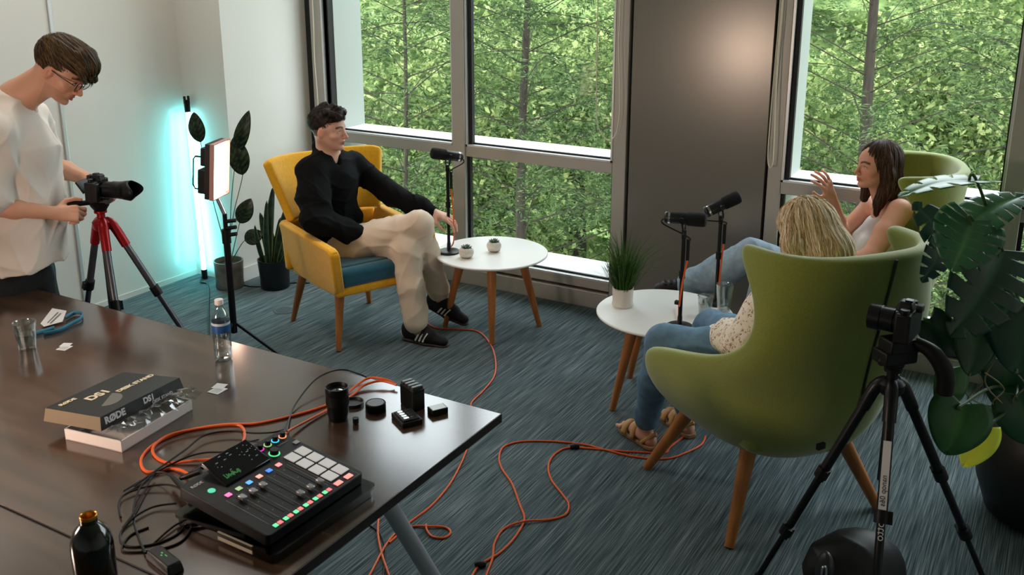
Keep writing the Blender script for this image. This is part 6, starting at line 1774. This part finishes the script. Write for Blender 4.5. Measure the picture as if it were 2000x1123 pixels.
# ---------------------------------------------------------------- blonde woman in the near chair
def blonde():
    o = Vector((-.927, 3.635, 0)); t = thing('person', 'blonde woman in lace blouse and blue jeans sitting in the near wing chair', 'person', tuple(o))
    D0 = 3.66; hd = J(1571, 453, D0); nk = J(1560, 535, D0 + .0); ch = J(1555, 590, D0 + .0); pv = J(1480, 690, D0 + .03); ab = J(1520, 640, D0 + .01)
    shL, shR = J(1520, 565, D0 - .14), J(1590, 545, D0 + .17); elL, wrL = J(1462, 672, D0 - .14), J(1400, 650, D0 + .10); elR, wrR = J(1560, 640, D0 + .25), J(1440, 640, D0 + .25)
    hL, kL, aL = pv + rcam(-.03, -.07), J(1296, 668, D0 + .22), Vector((-1.485, 3.745, .115)); hR, kR, aR = pv + rcam(-.02, .10), J(1390, 640, D0 + .42), Vector((-1.375, 3.945, .115))
    fwd = rcam(-.62, .70) + Vector((0, 0, -.30)); bf = rcam(-.7, .5); S = Sdf(); p, M = head(S, hd, fwd, (0, 0, 1), .97, 1.0)
    S.cone(p(-.022, 0, -.045), nk, .046, .052, .03)
    S.chain([nk + Vector((0, 0, -.03)), ch, ab, pv], [.06, .118, .105, .13], .05, (bf, .76)); S.cone(nk + Vector((0, 0, -.03)), shR, .042, .045, .04); S.cone(nk + Vector((0, 0, -.03)), shL, .045, .05, .04)
    S.chain([shL, elL, wrL], [.05, .038, .024], .02); S.chain([shR, elR, wrR], [.045, .036, .023], .02); S.chain([hL, kL, aL], [.085, .055, .034], .03); S.chain([hR, kR, aR], [.085, .055, .034], .03)
    hand(S, wrL, HL(rcam(.05, .9) + Vector((0, 0, -.25)), (0, 0, 1)), curl=(.4, .4, .4, .4), k=.9); hand(S, wrR, HR((wrR - elR), (0, 0, 1)), curl=(.4, .4, .4, .4), k=.9)
    fd = {}
    for a, nm in ((aL, 'L'), (aR, 'R')):
        f_ = Vector((-.86, .50, 0) if nm == 'L' else (-.80, .58, 0)).normalized(); g = Vector((a.x, a.y, 0)) + Vector((0, 0, .028)); fd[nm] = (f_, g)
        if nm == 'L': f_ = fd[nm][0]
        S.cone(a, g + Vector((0, 0, .03)), .036, .034, .02); S.cone(g + f_ * -.04 + Vector((0, 0, .012)), g + f_ * .06 + Vector((0, 0, .028)), .030, .032, .02); S.cone(g + f_ * .05 + Vector((0, 0, .02)), g + f_ * .15 + Vector((0, 0, .006)), .034, .020, .02, (Vector((0, 0, 1)), .75))
        sd_ = Vector((0, 0, 1)).cross(f_)
        for i in range(5): q = g + f_ * (.150 - .008 * i) + sd_ * (.028 - .015 * i); S.cone(q, q + f_ * .028 + Vector((0, 0, -.004)), .011 - .0007 * i, .009 - .0007 * i, .003)
    sdfobj('body', S, .0038, M_skin, t, o, face_tint((216, 160, 136), p, M, (120, 90, 60), (188, 96, 92), None, .97)); eyes(p, M, t, o, .97, iris=(90, 110, 120))
    for nm in 'LR':
        f_, g = fd[nm]; sd_ = Vector((0, 0, 1)).cross(f_)
        sl = B(); pts = [(x, y) for x, y in ((-.075, -.022), (-.05, -.034), (.03, -.036), (.12, -.044), (.165, -.034), (.185, 0), (.165, .036), (.12, .044), (.03, .036), (-.05, .034), (-.075, .022))]
        Rf = Matrix((f_, sd_, Vector((0, 0, 1)))).transposed(); sl.prism(pts, -.026, -.006, Rf, g - o); sa = obj('sandal_sole', sl, mat('cork_sole', (150, 120, 84), .8), t, bev=.005)
        b = B()
        for x, w_ in ((.045, .030), (.105, .034)):
            rows = []
            for i in range(13):
                a = pi * i / 12; r_ = .043 if x < .08 else .046; c = g + f_ * x + sd_ * (r_ * cos(a)) + Vector((0, 0, -.010 + (.075 if x < .08 else .055) * sin(a))); rows.append([c - f_ * w_ / 2 - o, c + f_ * w_ / 2 - o])
            b.grid(rows)
        b.tube([g + sd_ * (.036 * s) + f_ * (-.02) + Vector((0, 0, .0)) - o if s else g - f_ * .072 + Vector((0, 0, .055)) - o for s in (-1, 0, 1)], .006, 6)
        obj('sandal_strap', b, mat('tan_leather', (196, 152, 92), .5), sa, solid=.004)
    S = Sdf(); up = Vector((0, 0, 1)); S.ell(pv, (.16, .18, .12), np.array(Matrix.Rotation(YAW, 3, 'Z')), .05); S.chain([hL, hL.lerp(kL, .5), kL, kL.lerp(aL, .5), aL + (aL - kL) * -.03], [.105, .094, .078, .068, .056], .03); S.chain([hR, hR.lerp(kR, .5), kR, kR.lerp(aR, .5), aR + (aR - kR) * -.05], [.105, .094, .078, .066, .056], .03)
    S.disp = waves([((kL - aL), 34), (rcam(.5, .1) + up, 22)], .008, .9)
    sdfobj('jeans', S, .0056, mat('blue_denim', (92, 124, 148), .85, var=.18, scale=22, bump=.2, bscale=500), t, o)
    # lace blouse
    lace = mat('lace_blouse', (226, 214, 196), .8)
    nt = lace.node_tree; bs = nt.nodes['Principled BSDF']; tc = N(nt, 'ShaderNodeTexCoord'); vo = N(nt, 'ShaderNodeTexVoronoi'); vo.feature = 'DISTANCE_TO_EDGE'; vo.inputs['Scale'].default_value = 52
    no = N(nt, 'ShaderNodeTexNoise'); no.inputs['Scale'].default_value = 40; no.inputs['Detail'].default_value = 4; nt.links.new(tc.outputs['Object'], no.inputs[0])
    ad = N(nt, 'ShaderNodeMix'); ad.data_type = 'VECTOR'; ad.inputs[0].default_value = .06; nt.links.new(tc.outputs['Object'], ad.inputs[4]); nt.links.new(no.outputs[1], ad.inputs[5]); nt.links.new(ad.outputs[1], vo.inputs['Vector'])
    cr = N(nt, 'ShaderNodeValToRGB'); nt.links.new(no.outputs[0], cr.inputs[0]); e = cr.color_ramp.elements; e[0].position = .47; e[0].color = lin((160, 116, 98)); e[1].position = .53; e[1].color = lin((232, 222, 206))
    k2 = N(nt, 'ShaderNodeValToRGB'); nt.links.new(vo.outputs[0], k2.inputs[0]); e = k2.color_ramp.elements; e[0].position = .10; e[0].color = lin((234, 224, 208)); e[1].position = .22; e[1].color = (1, 1, 1, 1)
    mu = N(nt, 'ShaderNodeMix'); mu.data_type = 'RGBA'; nt.links.new(vo.outputs[0], mu.inputs[0]); rp = N(nt, 'ShaderNodeMapRange'); rp.inputs[1].default_value = .10; rp.inputs[2].default_value = .2; nt.links.new(vo.outputs[0], rp.inputs[0]); nt.links.new(rp.outputs[0], mu.inputs[0])
    mu.inputs[6].default_value = lin((234, 224, 208)); nt.links.new(cr.outputs[0], mu.inputs[7]); nt.links.new(mu.outputs[2], bs.inputs['Base Color'])
    bp = N(nt, 'ShaderNodeBump'); bp.inputs['Strength'].default_value = .6; bp.inputs['Distance'].default_value = .004; nt.links.new(cr.outputs[0], bp.inputs['Height']); nt.links.new(bp.outputs[0], bs.inputs['Normal'])
    S = Sdf(); S.chain([nk + Vector((0, 0, -.04)), ch, ab, pv + Vector((0, 0, .03))], [.09, .145, .15, .165], .05, (bf, .82)); S.cone(nk + Vector((0, 0, -.04)), shR, .05, .07, .04); S.cone(nk + Vector((0, 0, -.04)), shL, .05, .075, .04)
    S.chain([shL, shL.lerp(elL, .5), elL, elL.lerp(wrL, .6), wrL], [.076, .084, .092, .070, .040], .03); S.chain([shR, elR, wrR], [.07, .08, .045], .03); S.cone(ab + rcam(-.05, -.05), elL + rcam(.02, .03) + Vector((0, 0, -.03)), .10, .07, .05)
    S.disp = waves([((elL - wrL), 30), (rcam(.5, .1) + up, 24)], .012, .3)
    sdfobj('blouse', S, .0056, lace, t, o)
    # wavy blonde hair
    A = np.array(M); e = lambda x, y, z: p(x, y, z); S = Sdf(); S.ell(e(-.020, 0, .040), (.110, .100, .100), A, .02)
    S.chain([e(-.055, 0, .0), e(-.080, 0, -.09), e(-.080, 0, -.20)], [.088, .098, .08], .03)
    for s in (-1, 1): S.chain([e(.0, s * .07, .05), e(-.01, s * .100, -.03), e(.0, s * .105, -.12), e(-.0, s * .09, -.2)], [.036, .042, .044, .03], .02)
    S.ell(e(.125, 0, -.02), (.085, .09, .12), A, .012, True)
    S.disp = grooves(p(-.03, 0, .05), M @ Vector((-.1, 0, 1)), 38, .0024, 15)
    sdfobj('hair', S, .0038, M_hair, t, o, strands((206, 166, 118), (248, 228, 190), p(-.035, 0, .03), M @ Vector((-.15, 0, 1)), 40, .9, (104, 78, 52), .055))
    q0 = V3(p(-.01, 0, .10)); fl = lambda P, n: unit((P - q0) - np.outer((P - q0) @ A[:, 2], A[:, 2])) * (np.clip(((P - q0) @ A[:, 2] + .06) / .06, 0.05, 1)[:, None] + .35 * np.sin(P[:, 2:3] * 70 + P[:, 0:1] * 30)) - A[:, 2] * 1.0
    hair_strands(S, 8000, .10, fl, [(186, 148, 104), (255, 244, 220), (240, 214, 172)], t, o, .0012, 10, .004, 9)
    return t


seated_man(); standing_man(); brunette(); blonde()

# ---- bag at the bottom edge
o = atz(1655, 1165); bg_ = thing('camera_bag', 'black camera bag on the carpet at the bottom edge under the tripod', 'bag', (o.x, o.y, 0))
S = Sdf(); R9 = np.array(Matrix.Rotation(YAW + .3, 3, 'Z')); S.ell((0, 0, .12), (.175, .12, .13), R9, .02); S.ell(tuple(rcam(.05, .02) + Vector((0, 0, .08))), (.15, .13, .12), R9, .03); S.plane((0, 0, .002), (0, 0, -1)); S.disp = waves([((1, .2, .3), 20), ((.2, 1, -.3), 16)], .010)
sdfobj('bag_body', S, .006, mat('black_nylon', (16, 17, 19), .5, bump=.1, bscale=600), bg_, (0, 0, 0))
obj('side_pocket', B().ell(rcam(-.115, -.075) + Vector((0, 0, .13)), (.035, .045, .10), Matrix.Rotation(YAW, 3, 'Z')), mat('grey_trim', (60, 62, 64), .35, .4), bg_)
obj('zip_pull', B().tube([rcam(-.14, -.12) + Vector((0, 0, .20)), rcam(-.142, -.125) + Vector((0, 0, .17)), rcam(-.13, -.125) + Vector((0, 0, .17)), rcam(-.13, -.12) + Vector((0, 0, .20))], .004, 6, closed=True), M_chr, bg_)
